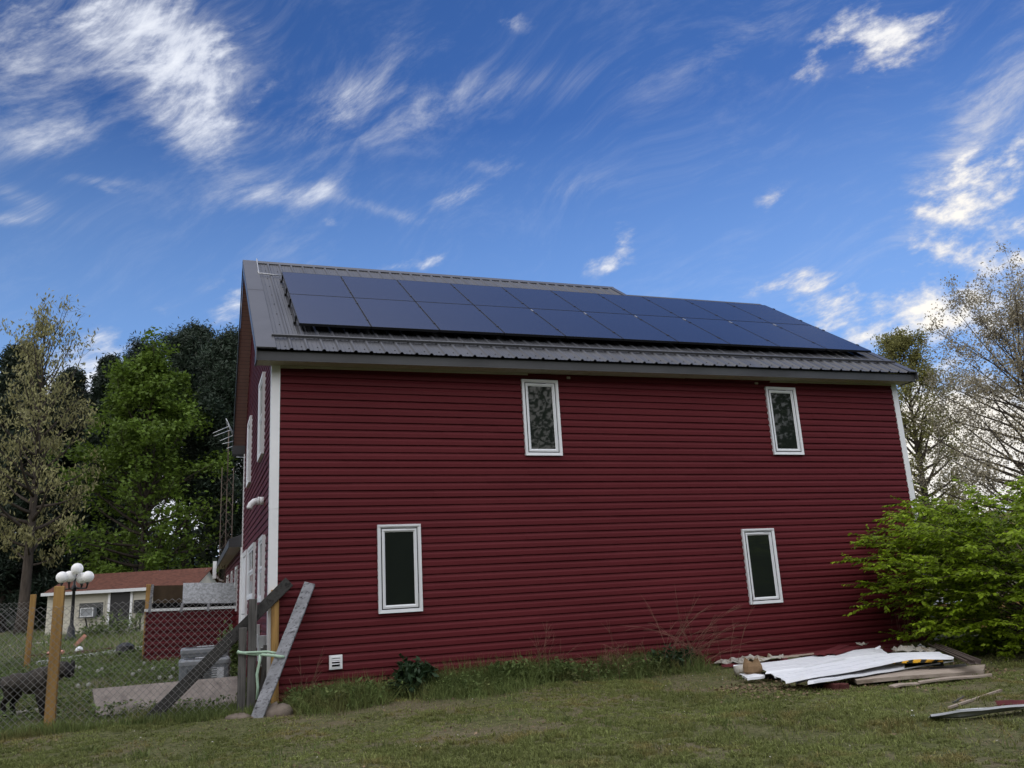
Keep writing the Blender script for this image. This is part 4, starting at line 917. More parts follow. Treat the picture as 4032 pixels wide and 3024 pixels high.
def bush():
    rg = np.random.default_rng(41); c = onD(4150, 2250, 13.4); gzv = float(gz(c[0], c[1])); base = np.array([c[0], c[1], gzv])
    r = empty('bush', tuple(base), 'bright yellow green bush with layered sprays beside the heap of siding', 'bush')
    mb = MB(); P = []; Ax = []
    def env(u): return 2.62*(max(0, 1-((u-.52)/.62)**2))**.5+.2
    H = 2.85
    stems = []
    for i in range(260):
        u = (i+.5)/260; az = i*2.39996+rg.uniform(-.4, .4); z = .02+u*(H-.2)
        R_ = env(u)*rg.uniform(.80, 1.12); o = np.array([math.cos(az), math.sin(az), 0]); s = base+o*.15+np.array([0, 0, z*.35]); e = base+o*R_+np.array([0, 0, z])
        m1 = s+(e-s)*.45+np.array([0, 0, .22*R_*.6]); pts = [s+(m1-s)*t for t in (0, .5)]+[m1, m1+(e-m1)*.5+np.array([0, 0, .06]), e]
        mb.tube(pts, [.014, .010, .008, .006, .003], 4, cap=False)
        for q in range(28):
            f = rg.uniform(.30, 1.0)**.75; k = f*4; j = min(int(k), 3); p = pts[j]+(pts[j+1]-pts[j])*(k-j)
            dd = unit(o*1.0+rg.normal(0, .75, 3)*np.array([1, 1, .32])+np.array([0, 0, .05])); l = rg.uniform(.16, .42); P.append(p); Ax.append(dd*l)
            if q % 3 == 0: mb.tube([p, p+dd*l], [.004, .002], 3, cap=False)
    mb.build('stems', M['twig'], r)
    P = np.array(P); Ax = np.array(Ax); n = 11; V = []
    t = np.tile(np.linspace(.08, 1.02, n), len(P)); p = np.repeat(P, n, 0)+np.repeat(Ax, n, 0)*t[:, None]; d = unit(np.repeat(Ax, n, 0))
    side = np.tile(np.array([1, -1]*n)[:n], len(P))[:, None]
    lat = unit(np.cross(d, np.array([0, 0, 1.])))*side
    dirn = unit(d*.75+lat*.8+np.array([0, 0, -.28])+rg.normal(0, .22, p.shape)); nr = unit(np.array([0, 0, 1.])+rg.normal(0, .38, p.shape)); b = unit(np.cross(dirn, nr))
    s = .084*rg.uniform(.6, 1.25, (len(p), 1)); w = s*.27; up = np.cross(b, dirn)
    q0, q1, q2, q3, q4, q5 = p, p+dirn*s*.38+b*w-up*s*.03, p+dirn*s*.72+b*w*.72-up*s*.06, p+dirn*s-up*s*.16, p+dirn*s*.72-b*w*.72-up*s*.06, p+dirn*s*.38-b*w-up*s*.03
    mid = p+dirn*s*.55+up*s*.05
    V = np.stack([q0, q1, q2, q3, q4, q5, mid], 1).reshape(-1, 3); k = len(p); base_i = np.arange(k)[:, None]*7
    F = np.concatenate([base_i+np.array([[a, b_, c_]]) for a, b_, c_ in ((0, 1, 6), (1, 2, 6), (2, 3, 6), (3, 4, 6), (4, 5, 6), (5, 0, 6))])
    np_mesh('foliage', V, [F], M['bush'], r, tuple(base), smooth=True)
bush()

# ------------------------------------------------------------------ heap of old siding and boards by the far corner
M['white_vinyl'] = mat('white_vinyl_sheet', (.68, .70, .735), .5, .07, 1.6, .3, col2=(.52, .51, .48), scale2=9)
M['red_vinyl'] = mat('old_red_siding', (.105, .018, .022), .55, .25, 2.5, .25)
M['wrap'] = mat('torn_house_wrap', (.40, .38, .34), .8, .3, 7, .15, bump=.5, bscale=18, col2=(.22, .17, .11), scale2=4)
M['plank'] = mat('pale_plank', (.34, .285, .235), .8, .22, 2.5, .15, stretch=(1.2, 8, 4), bump=.3, bscale=8, col2=(.21, .165, .125), scale2=2)
M['brick'] = mat('dull_red_block', (.085, .030, .028), .9, .25, 6, .1, bump=.4)
M['card'] = mat('brown_cardboard', (.25, .165, .095), .9, .2, 5, .1, bump=.3)
M['yellow'] = mat('yellow_paint', (.80, .42, .03), .5, .12, 6, .3); M['tarblack'] = mat('black_paint', (.014, .015, .014), .6, .2, 6, .3)
M['grey_pvc'] = mat('grey_metal_flashing', (.33, .345, .36), .4, .15, 3, .4)
M['bronze'] = mat('brown_gutter', (.12, .095, .085), .4, .15, 3, .45)
def lerp_edge(E, n):
    E = np.array([onZ(*e) for e in E]); s = np.concatenate([[0], np.cumsum(np.linalg.norm(np.diff(E, axis=0), axis=1))]); s /= s[-1]
    t = np.linspace(0, 1, n); return np.stack([np.interp(t, s, E[:, k]) for k in range(3)], 1)
def sheet(name, label, back, front, m, cat='sheet', group='white sheets on the heap', prof=None, n=24, wob=.0025, thick=.004, rough_end=0., seed=0):
    """a long flexible sheet between a back edge and a front edge, with a moulded profile across"""
    rg = np.random.default_rng(seed+5); A, B = lerp_edge(back, n), lerp_edge(front, n)
    prof = prof or [(0, 0), (.03, .016), (.31, .016), (.325, -.012), (.345, -.012), (.36, .016), (.65, .016), (.665, -.012), (.685, -.012), (.70, .016), (.97, .016), (1, -.012)]
    rows = []
    for i in range(n):
        j0 = rough_end*rg.uniform(0, 1) if i in (0, n-1) else 0; r = []
        for t, h in prof:
            p = A[i]+(B[i]-A[i])*t; p = p+np.array([0, 0, h+wob*math.sin(i*.9+t*3+seed)])
            if i in (0, n-1) and rough_end: p = p+(A[1]-A[0] if i == 0 else A[-2]-A[-1])*rg.uniform(0, rough_end)
            r.append(p)
        rows.append(r)
    mb = MB(); mb.grid(rows, 0, False); c = (A.mean(0)+B.mean(0))/2
    return tag(mb.build(name, m if isinstance(m, list) else M[m], None, c, solid=thick), label, cat, group)
S5 = lambda u, v, z: (2700+u/3.687, 2500+v/3.687, z)
S6 = lambda u, v, z: (3200+u/3.16, 2480+v/3.16, z)
sheet('siding_sheet', 'upper white ribbed sheet on the heap, nearest the red wall', [S5(1025, 430, .41), S5(1600, 355, .43), S6(400, 272, .44), S6(835, 232, .45)], [S5(1150, 552, .39), S5(1700, 495, .41), S6(420, 362, .42), S6(960, 305, .43)], 'white_vinyl', rough_end=.35, seed=1)
sheet('siding_sheet', 'long white ribbed sheet on the heap with its front edge curling up', [S5(1205, 580, .40), S5(1750, 492, .45), S6(500, 368, .475), S6(960, 300, .485), S6(1590, 284, .47)], [S5(1445, 692, .36), S6(0, 588, .40), S6(600, 490, .43), S6(1000, 398, .46), S6(1300, 352, .47), S6(1765, 358, .43)], 'white_vinyl', rough_end=.25, seed=2)
sheet('siding_sheet', 'lower white sheet sticking out under the curled one', [S5(1800, 640, .345), S6(200, 560, .35), S6(700, 462, .35), S6(1150, 425, .35)], [S5(1770, 706, .355), S6(0, 660, .36), S6(450, 588, .36), S6(1140, 480, .355)], 'white_vinyl', seed=3)
sheet('siding_sheet', 'short white sheet end at the near tip of the heap', [S5(775, 575, .35), S5(1150, 590, .35)], [S5(895, 648, .31), S5(1160, 612, .33)], 'white_vinyl', n=8, seed=4, rough_end=.2)
sheet('siding_strip', 'narrow white strip under the front corner of the curled sheet', [S5(1590, 690, .30), S5(1890, 598, .34)], [S5(1610, 716, .28), S5(1900, 618, .32)], 'white_vinyl', n=8, seed=5, prof=[(0, 0), (.4, .014), (1, 0)])
sheet('siding_strip', 'thin white strip on the near edge of the red pieces', [S5(690, 440, .40), S5(1020, 412, .41)], [S5(695, 460, .385), S5(1020, 430, .40)], 'white_vinyl', n=8, seed=6, prof=[(0, 0), (.5, .01), (1, 0)])
sheet('siding_strip', 'white strip end pointing up beside the upper white sheet', [S6(760, 235, .50), S6(825, 198, .54)], [S6(800, 245, .49), S6(850, 212, .53)], 'white_vinyl', n=6, seed=7, prof=[(0, 0), (.5, .01), (1, 0)])
sheet('edge_trim', 'long thin white edge trim lying in front of the striped board', [S6(795, 540, .33), S6(1755, 384, .35)], [S6(800, 552, .32), S6(1757, 394, .34)], 'white_vinyl', cat='trim', group='trims on the heap', n=10, seed=8, prof=[(0, 0), (.5, .012), (1, 0)])
RG = 'red siding pieces on the heap'; P2 = [(0, 0), (.05, .012), (.45, .010), (.5, -.004), (.55, .012), (.95, .010), (1, -.01)]
reds = [('longest red siding piece lying closest to the wall', (1000, 145, .40), (2240, 60, .42), (1010, 175, .38), (2250, 92, .40)),
        ('red siding piece just in front of the torn wrap by the wall', (560, 258, .38), (2290, 120, .42), (560, 290, .36), (2300, 165, .40)),
        ('red siding piece in the middle of the heap', (480, 300, .36), (2290, 165, .42), (500, 330, .34), (2300, 215, .40)),
        ('broken red siding piece over the pale wrap', (790, 325, .37), (2200, 215, .42), (800, 350, .35), (2210, 262, .40)),
        ('red siding piece along the back of the upper white sheet', (500, 442, .37), (1500, 340, .40), (520, 466, .35), (1510, 372, .38))]
dz_ = lambda e: S5(e[0], e[1], e[2]-.05)
for i, (lab, a, b, c, d) in enumerate(reds): sheet('siding_piece', lab, [dz_(a), dz_(b)], [dz_(c), dz_(d)], 'red_vinyl', cat='siding', group=RG, prof=P2, n=14, seed=20+i, rough_end=.5)
reds2 = [('red siding piece reaching farthest right along the wall', (0, 110, .42), (740, 92, .40), (0, 150, .41), (890, 122, .38)),
         ('red siding piece under the wad of torn paper', (0, 160, .43), (960, 140, .40), (0, 200, .42), (1000, 172, .38)),
         ('red siding piece with a square end beside the wrap', (500, 205, .42), (1090, 182, .40), (480, 250, .41), (1100, 212, .38)),
         ('red siding piece showing between the white sheet and the wrap', (850, 235, .42), (960, 232, .40), (900, 270, .41), (1000, 268, .39))]
dz6 = lambda e: S6(e[0], e[1], e[2]-.06)
for i, (lab, a, b, c, d) in enumerate(reds2): sheet('siding_piece', lab, [dz6(a), dz6(b)], [dz6(c), dz6(d)], 'red_vinyl', cat='siding', group=RG, prof=P2, n=12, seed=40+i, rough_end=.4)
for i, (lab, a, b, w) in enumerate((('red siding piece laid slantwise across the others, left one', S6(0, 322, .46), S6(330, 200, .47), .16), ('red siding piece laid slantwise across the others, right one', S6(150, 308, .46), S6(480, 215, .47), .16))):
    p, q = onZ(*a), onZ(*b); mb = MB(); d = unit(q-p); s = np.array([d[1], -d[0], 0])*w
    mb.grid([[p+s*t+np.array([0, 0, h]), q+s*t+np.array([0, 0, h])] for t, h in P2], 0, False); tag(mb.build('siding_piece', M['red_vinyl'], None, (p+q)/2, solid=.004), lab, 'siding', RG)
def crumple(name, label, back, front, m, cat, seed, n=16, k=7, amp=.03):
    rg = np.random.default_rng(seed); A, B = lerp_edge(back, n), lerp_edge(front, n); rows = [[A[i]+(B[i]-A[i])*t+np.array([rg.normal(0, .012), rg.normal(0, .02), abs(rg.normal(0, amp))]) for t in np.linspace(0, 1, k)] for i in range(n)]
    mb = MB(); mb.grid(rows, 0, False); return tag(mb.build(name, M[m], None, (A.mean(0)+B.mean(0))/2, solid=.004), label, cat, 'torn wrap on the heap')
crumple('wrap', 'pale torn house wrap at the near end of the red pieces', [S5(330, 350, .33), S5(900, 330, .36), S5(1400, 325, .37)], [S5(280, 450, .28), S5(800, 425, .33), S5(1400, 352, .36)], 'wrap', 'house wrap', 1, 20)
crumple('wrap', 'pale torn wrap bulging up against the red wall', [S5(640, 165, .42), S5(960, 150, .42), S5(1700, 95, .40)], [S5(555, 245, .36), S5(960, 205, .39), S5(1700, 125, .40)], 'wrap', 'house wrap', 2, 20, amp=.02)
crumple('wrap', 'crumpled grey and tan wrap behind the curled white sheet', [S6(980, 245, .44), S6(1250, 222, .46), S6(1520, 245, .44)], [S6(1010, 285, .42), S6(1300, 285, .44), S6(1560, 280, .42)], 'wrap', 'house wrap', 3, 14)
crumple('wrap', 'small wad of torn paper on the red pieces', [S6(540, 180, .45), S6(690, 168, .45)], [S6(560, 205, .43), S6(680, 195, .43)], 'wrap', 'house wrap', 4, 8, 5, .02)
crumple('wrap', 'white scrap sticking up behind the brown gutter', [S6(1320, 192, .50), S6(1390, 220, .46)], [S6(1340, 232, .42), S6(1410, 235, .42)], 'white_vinyl', 'house wrap', 5, 6, 4, .02)
crumple('plank_scrap', 'pale wooden scrap under the slanting red piece', [S5(1400, 318, .36), S5(1840, 262, .38)], [S5(1440, 345, .35), S5(1850, 280, .37)], 'plank', 'scrap', 6, 6, 3, .006)
def plankq(name, label, q4, th, m, cat='plank', group='planks in front of the heap'):
    q = [onZ(*e) for e in q4]; mb = MB(); n = 8; rows = []
    V = []
    for i in range(n+1):
        t = i/n; a, b = q[0]+(q[1]-q[0])*t, q[3]+(q[2]-q[3])*t; w = .008*math.sin(t*5); V += [a+(0, 0, w), b+(0, 0, w), b+(0, 0, w-th), a+(0, 0, w-th)]
    mb.add(V, [(i*4+j, i*4+(j+1) % 4, i*4+4+(j+1) % 4, i*4+4+j) for i in range(n) for j in range(4)]+[(3, 2, 1, 0), (n*4, n*4+1, n*4+2, n*4+3)])
    c = sum(q)/4; return tag(mb.build(name, M[m], None, c), label, cat, group)
plankq('plank', 'long thick pale plank in front of the white sheets', [S6(440, 566, .32), S6(2150, 420, .30), S6(2120, 500, .30), S6(548, 630, .32)], .045, 'plank')
plankq('plank', 'thin pale plank lying on the grass before the thick one', [S6(1300, 636, .27), S6(2225, 530, .27), S6(2230, 552, .27), S6(1330, 652, .27)], .02, 'plank')
plankq('plank', 'short broken plank end at the near tip of the thin plank', [S6(945, 690, .27), S6(1275, 640, .275), S6(1330, 655, .275), S6(1018, 707, .27)], .018, 'plank')
plankq('plank', 'dark grey plank under the thin white edge trim', [S6(1000, 532, .30), S6(1905, 408, .31), S6(1915, 440, .31), S6(1090, 548, .30)], .05, 'oldwood')
# striped board: black and yellow bands run across it
A, B = lerp_edge([S6(960, 406, .365), S6(1200, 358, .385), S6(1500, 362, .385), S6(1620, 384, .37)], 40), lerp_edge([S6(975, 420, .355), S6(1170, 446, .315), S6(1380, 426, .325), S6(1625, 402, .355)], 40)
mb = MB()
for i in range(39):
    for j in range(4):
        t0, t1 = j/4, (j+1)/4; k = int((i+j*1.2+3)/4.6) % 2
        mb.add([A[i]+(B[i]-A[i])*t0, A[i+1]+(B[i+1]-A[i+1])*t0, A[i+1]+(B[i+1]-A[i+1])*t1, A[i]+(B[i]-A[i])*t1], [(0, 1, 2, 3)], k)
mb.add([B[0], B[-1], B[-1]-(0, 0, .05), B[0]-(0, 0, .05)], [(0, 1, 2, 3)], 0)
tag(mb.build('hazard_board', [M['tarblack'], M['yellow']], None, (A.mean(0)+B.mean(0))/2, solid=.01), 'curved board with black and yellow warning stripes under the white sheet', 'board')
for i, (lab, a, b) in enumerate((('brown gutter rail on the far end of the heap, the one nearer the white sheets', S6(1490, 212, .46), S6(1985, 432, .40)), ('brown gutter rail on the far end of the heap, the one nearer the bush', S6(1560, 228, .46), S6(2060, 428, .40)))):
    p, q = onZ(*a), onZ(*b); mb = MB(); d = unit(q-p); s = np.array([d[1], -d[0], 0]); U_ = [(-.05, .05), (-.04, .05), (-.035, .0), (.03, .0), (.045, .03), (.05, .05), (.06, .045)]
    mb.grid([[p+s*x+np.array([0, 0, z]), q+s*x+np.array([0, 0, z])] for x, z in U_], 0, False); tag(mb.build('gutter_rail', M['bronze'], None, (p+q)/2, solid=.003), lab, 'gutter', 'gutter rails on the heap')
def blockp(name, label, p, sx_, sy_, sz_, rz, m, cat, bev=.01, group=None):
    c, s = math.cos(rz), math.sin(rz); mb = MB(); mb.obox(np.array(p)+(0, 0, sz_/2), (c, s, 0), (-s, c, 0), (0, 0, 1), sx_/2, sy_/2, sz_/2, 0, bev); return tag(mb.build(name, M[m], None, p), label, cat, group)
def gp(q, dz=-.02): p = onG(*q[:2]); p[2] += dz; return p
blockp('block', 'left one of two dull red blocks under the edge of the heap', gp(S6(245, 760, 0)), .12, .18, .11, .30, 'brick', 'block', group='red blocks under the heap')
blockp('block', 'right one of two dull red blocks under the edge of the heap', gp(S6(350, 755, 0)), .12, .18, .105, .34, 'brick', 'block', group='red blocks under the heap')
blockp('timber', 'short grey timber block supporting the lower white sheet', gp(S5(1900, 780, 0)), .17, .12, .12, -.2, 'oldwood', 'timber')
mb = MB(); c = onZ(*S5(985, 560, .36)); n = 12; rg = random.Random(4)
prof = [(.10, -.02), (.135, .03), (.14, .10), (.115, .15), (.10, .19)]
vs = [(c[0]+r*math.cos(2*math.pi*j/n)*(1+rg.uniform(-.12, .12)), c[1]+r*.8*math.sin(2*math.pi*j/n)*(1+rg.uniform(-.12, .12)), c[2]+z+(rg.uniform(-.05, .03) if z > .18 else 0)) for r, z in prof for j in range(n)]
mb.add(vs, [(i*n+j, i*n+(j+1) % n, (i+1)*n+(j+1) % n, (i+1)*n+j) for i in range(4) for j in range(n)], 0, False); tag(mb.build('paper_sack', M['card'], None, c, solid=.004), 'crumpled brown paper sack at the near end of the white sheets', 'sack')
mb = MB(); c = onZ(*S5(790, 530, .36)); mb.tube([c+(-.06, .03, .0), c+(.10, -.02, .02)], [.075, .08], 16); mb.tube([c+(.098, -.02, .02), c+(.104, -.02, .02)], [.055, .05], 16)
tag(mb.build('bucket', M['wrap'], None, c), 'pale round pot lying on its side next to the paper sack', 'pot')
mb = MB(); c = onZ(*S5(958, 160, .44)); mb.tube([c+(-.05, 0, .03), c+(.06, -.03, .05)], [.04, .045], 12); tag(mb.build('bottle', M['white_vinyl'], None, c), 'small white plastic bottle on the torn wrap by the wall', 'bottle')
# added dark supports that stand in for the black shadow under the heap
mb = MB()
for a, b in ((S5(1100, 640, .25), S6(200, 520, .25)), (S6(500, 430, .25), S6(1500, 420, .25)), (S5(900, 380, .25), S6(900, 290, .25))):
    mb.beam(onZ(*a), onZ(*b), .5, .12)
tag(mb.build('shadow_supports', M['barkdark'], None, onZ(*S6(300, 500, .2))), 'added dark supports that form the black shadow under the white sheets', 'timber')
# small scrap pile at the edge of the photo
S7 = lambda u, v, z: (3500+u/4.158, 2620+v/4.158, z)
sheet('flashing', 'bent grey metal flashing lying on the lawn at the edge of the photo', [S7(680, 842, .25), S7(1200, 765, .26), S7(2250, 668, .26)], [S7(640, 882, .18), S7(1200, 862, .19), S7(2250, 700, .20)], 'grey_pvc', cat='flashing', group=None, n=16, seed=60, rough_end=.2, prof=[(0, 0), (.05, .02), (.45, .01), (.55, -.01), (.85, .004), (.9, .018), (1, 0)])
sheet('siding_strip', 'white strip end lying behind the bent grey flashing', [S7(1100, 718, .20), S7(1950, 678, .20)], [S7(1290, 752, .20), S7(1960, 700, .20)], 'white_vinyl', group=None, n=8, seed=61, prof=[(0, 0), (.5, .01), (1, 0)])
sheet('siding_piece', 'dull red metal piece lying behind the flashing at the edge of the photo', [S7(1740, 590, .24), S7(2400, 580, .24)], [S7(1780, 660, .20), S7(2400, 655, .20)], 'red_vinyl', cat='siding', group=None, n=8, seed=62, prof=P2)
mb = MB(); mb.beam(gp(S7(990, 725, 0), .02), gp(S7(1850, 465, 0), .04), .03, .02); tag(mb.build('lath', M['plank'], None, gp(S7(1400, 600, 0))), 'thin pale lath lying aslant in the grass at the edge of the photo', 'lath')
mb = MB(); mb.beam(gp(S7(1060, 640, 0), .02), gp(S7(1235, 555, 0), .03), .02, .012); tag(mb.build('lath', M['oldwood'], None, gp(S7(1150, 600, 0))), 'short grey stick in the grass left of the pale lath', 'stick')
mb = MB(); mb.beam(gp(S7(365, 856, 0), .015), gp(S7(450, 838, 0), .015), .02, .012); tag(mb.build('scrap', M['white_vinyl'], None, gp(S7(400, 848, 0))), 'tiny white scrap on the lawn left of the flashing', 'scrap')
# beyond the corner, half hidden by the bush
bY = 1.2
def bq(px, py, Y=bY): return onY(px, py, Y)
p = bq(3690, 2535); w0 = bq(3990, 2545)
pal = empty('timber_stack', (p[0]+1.0, bY, .35), 'stack of yellowish timber on white wrap half hidden behind the bush', 'timber stack')
for i, (z, dx) in enumerate(((.42, 0), (.62, .25), (.82, .1))):
    mb = MB(); mb.box(p[0]+.1+dx, p[0]+2.6+dx*.6, bY, bY+.9, z-.09, z+.09); mb.build('timber', M['newpost'], pal)
mb = MB(); mb.box(p[0]+.1, p[0]+2.8, bY-.05, bY+1.0, .25, .325); mb.box(p[0]+.05, p[0]+1.6, bY-.02, bY+.8, .915, 1.0); mb.build('wrap', M['white_vinyl'], pal)
M['blue'] = mat('dark_blue_cover', (.012, .020, .075), .5, .2, 4, .3)
q = bq(3735, 2380, 2.2); mb = MB(); mb.box(q[0]-.5, q[0]+1.2, 2.2, 3.2, .4, q[2]+.15); tag(mb.build('covered_crate', M['blue'], None, (q[0], 2.7, .4)), 'dark blue covered crate half hidden behind the bush', 'crate')
# blue jug at the foot of the wall
M['bluejug'] = mat('blue_plastic', (.06, .20, .62), .35, .1, 5, .4)
c = onY(1338, 2748, -.34); mb = MB(); mb.lathe((c[0], c[1], c[2]-.10), [(.05, 0), (.085, .03), (.09, .09), (.06, .13), (.02, .15)], 16); jg = mb.build('ball', M['bluejug'], None, (c[0], c[1], c[2]-.1)); tag(jg, 'small blue and white plastic ball in the grass under the dryer vent', 'ball')
mb = MB(); mb.lathe((c[0]+.062, c[1]-.055, c[2]-.03), [(.012, -.02), (.032, .0), (.035, .02), (.01, .05)], 10); mb.build('cap', M['white_vinyl'], jg)

# ------------------------------------------------------------------ oddments in the yard
def yd(x, y): p = onG(x/2.211, 2150+y/2.211); return p
a, b = yd(330, 1045), yd(1240, 905); mb = MB(); mb.beam(a+(0, 0, .06), b+(0, 0, .06), .12, .10); tag(mb.build('beam', M['trim'], None, (a+b)/2), 'long white painted beam lying across the yard behind the fence', 'beam')
a, b = yd(350, 985), yd(560, 960); mb = MB(); mb.add([a+(0, 0, .02), yd(450, 955)+(0, 0, .2), b+(0, 0, .14), b+(0, 0, .02)], [(0, 1, 2, 3)]); M['coral'] = mat('coral_plastic', (.50, .24, .18), .5, .3, 9, .3); tag(mb.build('plastic_sheet', M['coral'], None, a, solid=.01), 'coral red plastic piece lying by the white beam', 'plastic')
for i, (x, y, w, lab) in enumerate(((830, 930, .9, 'brown board lying behind the white beam below the shed door'), (690, 950, .8, 'brown board lying behind the white beam below the lamp post'), (300, 980, .9, 'brown board lying left of the coral plastic piece'))):
    p = yd(x, y); mb = MB(); mb.beam(p+(-w/2, .1, .05), p+(w/2, -.1, .09), .3, .06); tag(mb.build('board', M['brick'], None, p), lab, 'board', 'boards lying in the yard')
a, b = yd(650, 870), yd(745, 775); b = a+(onY(745/2.211, 2150+775/2.211, a[1])-a); mb = MB(); mb.beam(a, b, .12, .04, (0, 1, 0)); mb2 = mb.build('slat', M['coral'], None, a); tag(mb2, 'red and white slat leaning up in front of the lamp post foot', 'slat')
p = yd(688, 930); mb = MB(); rg = np.random.default_rng(6)
mb.lathe(p+(0, 0, -.02), [(.08, 0), (.12, .05), (.11, .13), (.05, .19), (.02, .2)], 9, 0, False); tag(mb.build('white_bag', M['white_vinyl'], None, p), 'white plastic bag at the foot of the lamp post', 'bag')
p = yd(1085, 960); mb = MB(); mb.lathe(p+(0, 0, -.02), [(.16, 0), (.25, .12), (.22, .28), (.10, .36), (.03, .37)], 9, 0, False); tag(mb.build('black_bag', M['black'], None, p), 'black rubbish bag on the white beam near the yellow post', 'bag')
for i, (x, y, r_, lab) in enumerate(((270, 1450, .17, 'rubble and a pale stone in the grass between the legs of the dog'), (330, 850, .3, 'pale rubble heap at the left corner of the shed'))):
    p = yd(x, y); A = p+np.random.default_rng(i).normal(0, 1, (60, 3))*np.array([r_, r_*.6, .02]); 
    mb = MB(); rg = random.Random(i)
    for q in A: mb.lathe((q[0], q[1], float(gz(q[0], q[1]))-.01), [(.03, 0), (.045*rg.uniform(.6, 1.3), .03), (.02, .05)], 5, 0, False)
    tag(mb.build('rubble', M['wrap'], None, p), lab, kind='stuff')

# ------------------------------------------------------------------ grass and weeds
def vnoise(x, y, sc, seed):
    rg = np.random.default_rng(seed); G = rg.uniform(0, 1, (64, 64)); x = x*sc+50; y = y*sc+50
    xi, yi = np.floor(x).astype(int), np.floor(y).astype(int); fx, fy = x-xi, y-yi; fx, fy = fx*fx*(3-2*fx), fy*fy*(3-2*fy)
    g = lambda a, b: G[a % 64, b % 64]
    return (g(xi, yi)*(1-fx)+g(xi+1, yi)*fx)*(1-fy)+(g(xi, yi+1)*(1-fx)+g(xi+1, yi+1)*fx)*fy
def fbm(x, y, sc, seed): return (vnoise(x, y, sc, seed)+.5*vnoise(x, y, sc*2.1, seed+1)+.3*vnoise(x, y, sc*4.3, seed+2))/1.8
def blades(rg, x, y, h, w, lean=.5):
    n = len(x); z = gzb(x, y)-.006; az = rg.uniform(0, 2*np.pi, n); la = rg.uniform(0, 2*np.pi, n); l = np.abs(rg.normal(0, lean, n))*h
    bx_, by_ = np.cos(az)*w/2, np.sin(az)*w/2; lx, ly = np.cos(la)*l, np.sin(la)*l
    V = np.stack([np.stack([x-bx_, y-by_, z], 1), np.stack([x+bx_, y+by_, z], 1), np.stack([x+bx_*.8+lx*.35, y+by_*.8+ly*.35, z+h*.55], 1), np.stack([x-bx_*.8+lx*.35, y-by_*.8+ly*.35, z+h*.55], 1), np.stack([x+lx, y+ly, z+h*(1-.25*np.minimum(l/np.maximum(h, 1e-6), 1.5))], 1)], 1).reshape(-1, 3)
    b = np.arange(n)[:, None]*5
    return V, [b+np.array([[0, 1, 2, 3]]), b+np.array([[3, 2, 4]])]
def grassmat(name, c, isl=.4): return mat(name, c, .6, .25, .9, .2, isl=isl, trans=.3, detail=3, col2=tuple(np.array(c)*np.array((1.25, .95, 1.1))), scale2=1.6)
M['lawn'] = grassmat('lawn_grass', (.190, .215, .070)); M['thatch'] = grassmat('dry_grass', (.26, .215, .14)); M['tall'] = grassmat('tall_grass', (.140, .180, .058)); M['weed'] = grassmat('weed_leaf', (.115, .160, .052)); M['darkleaf'] = leafmat('dark_weed_leaf', (.026, .052, .022), .3, .2, .2, 3)
rg = np.random.default_rng(99)
def scatter(n, x0, x1, y0, y1, f):
    x, y = rg.uniform(x0, x1, n), rg.uniform(y0, y1, n); k = rg.uniform(0, 1, n) < f(x, y); return x[k], y[k]
def dist(x, y): return (x-CC[0])*CF[0]+(y-CC[1])*CF[1]
pile = lambda x, y: ((x > 5.6) & (x < 11) & (y > -3.2) & (y < 0))
barren = lambda x, y: np.clip((fbm(x, y, .9, 5)-.31)*6, 0.08, 1)*np.where(pile(x, y), .12, 1)
x, y = scatter(1500000, -5.5, 12, -9.5, 0, lambda x, y: np.clip(8.5/np.maximum(dist(x, y), 3), 0, 1)*barren(x, y)*np.clip((vnoise(x, y, 15, 3)-.38)*5, .04, 1)*(dist(x, y) > 4.5))
h = rg.uniform(.015, .042, len(x))*(1+.7*(fbm(x, y, .6, 9) > .56)); V, F = blades(rg, x, y, h, rg.uniform(.005, .013, len(x)), 1.0); tag(np_mesh('grass', V, F, M['lawn']), 'short green grass growing in patches over the front lawn', kind='stuff')
x, y = scatter(260000, -5.5, 12, -9.5, 0, lambda x, y: np.clip(30/np.maximum(dist(x, y), 3)**2, 0, 1)*(1-.7*barren(x, y))*(dist(x, y) > 4.5))
V, F = blades(rg, x, y, rg.uniform(.006, .03, len(x)), rg.uniform(.003, .008, len(x)), 1.8); tag(np_mesh('dry_grass', V, F, M['thatch']), 'dry brown thatch and bare patches between the lawn grass', kind='stuff')
A = []
for q in range(46):                                                   # coarse tufts standing out of the short lawn
    cx, cy = rg.uniform(-3.5, 9), rg.uniform(-8, -1.6); k = rg.integers(14, 40); A.append(np.stack([cx+rg.normal(0, .06, k), cy+rg.normal(0, .06, k), rg.uniform(.04, .13, k)], 1))
A = np.concatenate(A); V, F = blades(rg, A[:, 0], A[:, 1], A[:, 2], rg.uniform(.006, .012, len(A)), .8); tag(np_mesh('grass', V, F, M['tall']), 'coarse taller tufts standing out of the short front lawn', kind='stuff')
M['fleck'] = mat('pale_fleck', (.50, .47, .42), .8, .25, 9, .1, isl=.4)
x, y = scatter(340, -4, 10, -9, -.8, lambda x, y: .8+0*x); V, F = leaves(np.random.default_rng(18), np.stack([x, y, gzb(x, y)+.025], 1), 1, .006, .022, .6, .7); tag(np_mesh('leaf_litter', V, [F], M['fleck']), 'small pale flecks of litter scattered over the front lawn', kind='stuff')
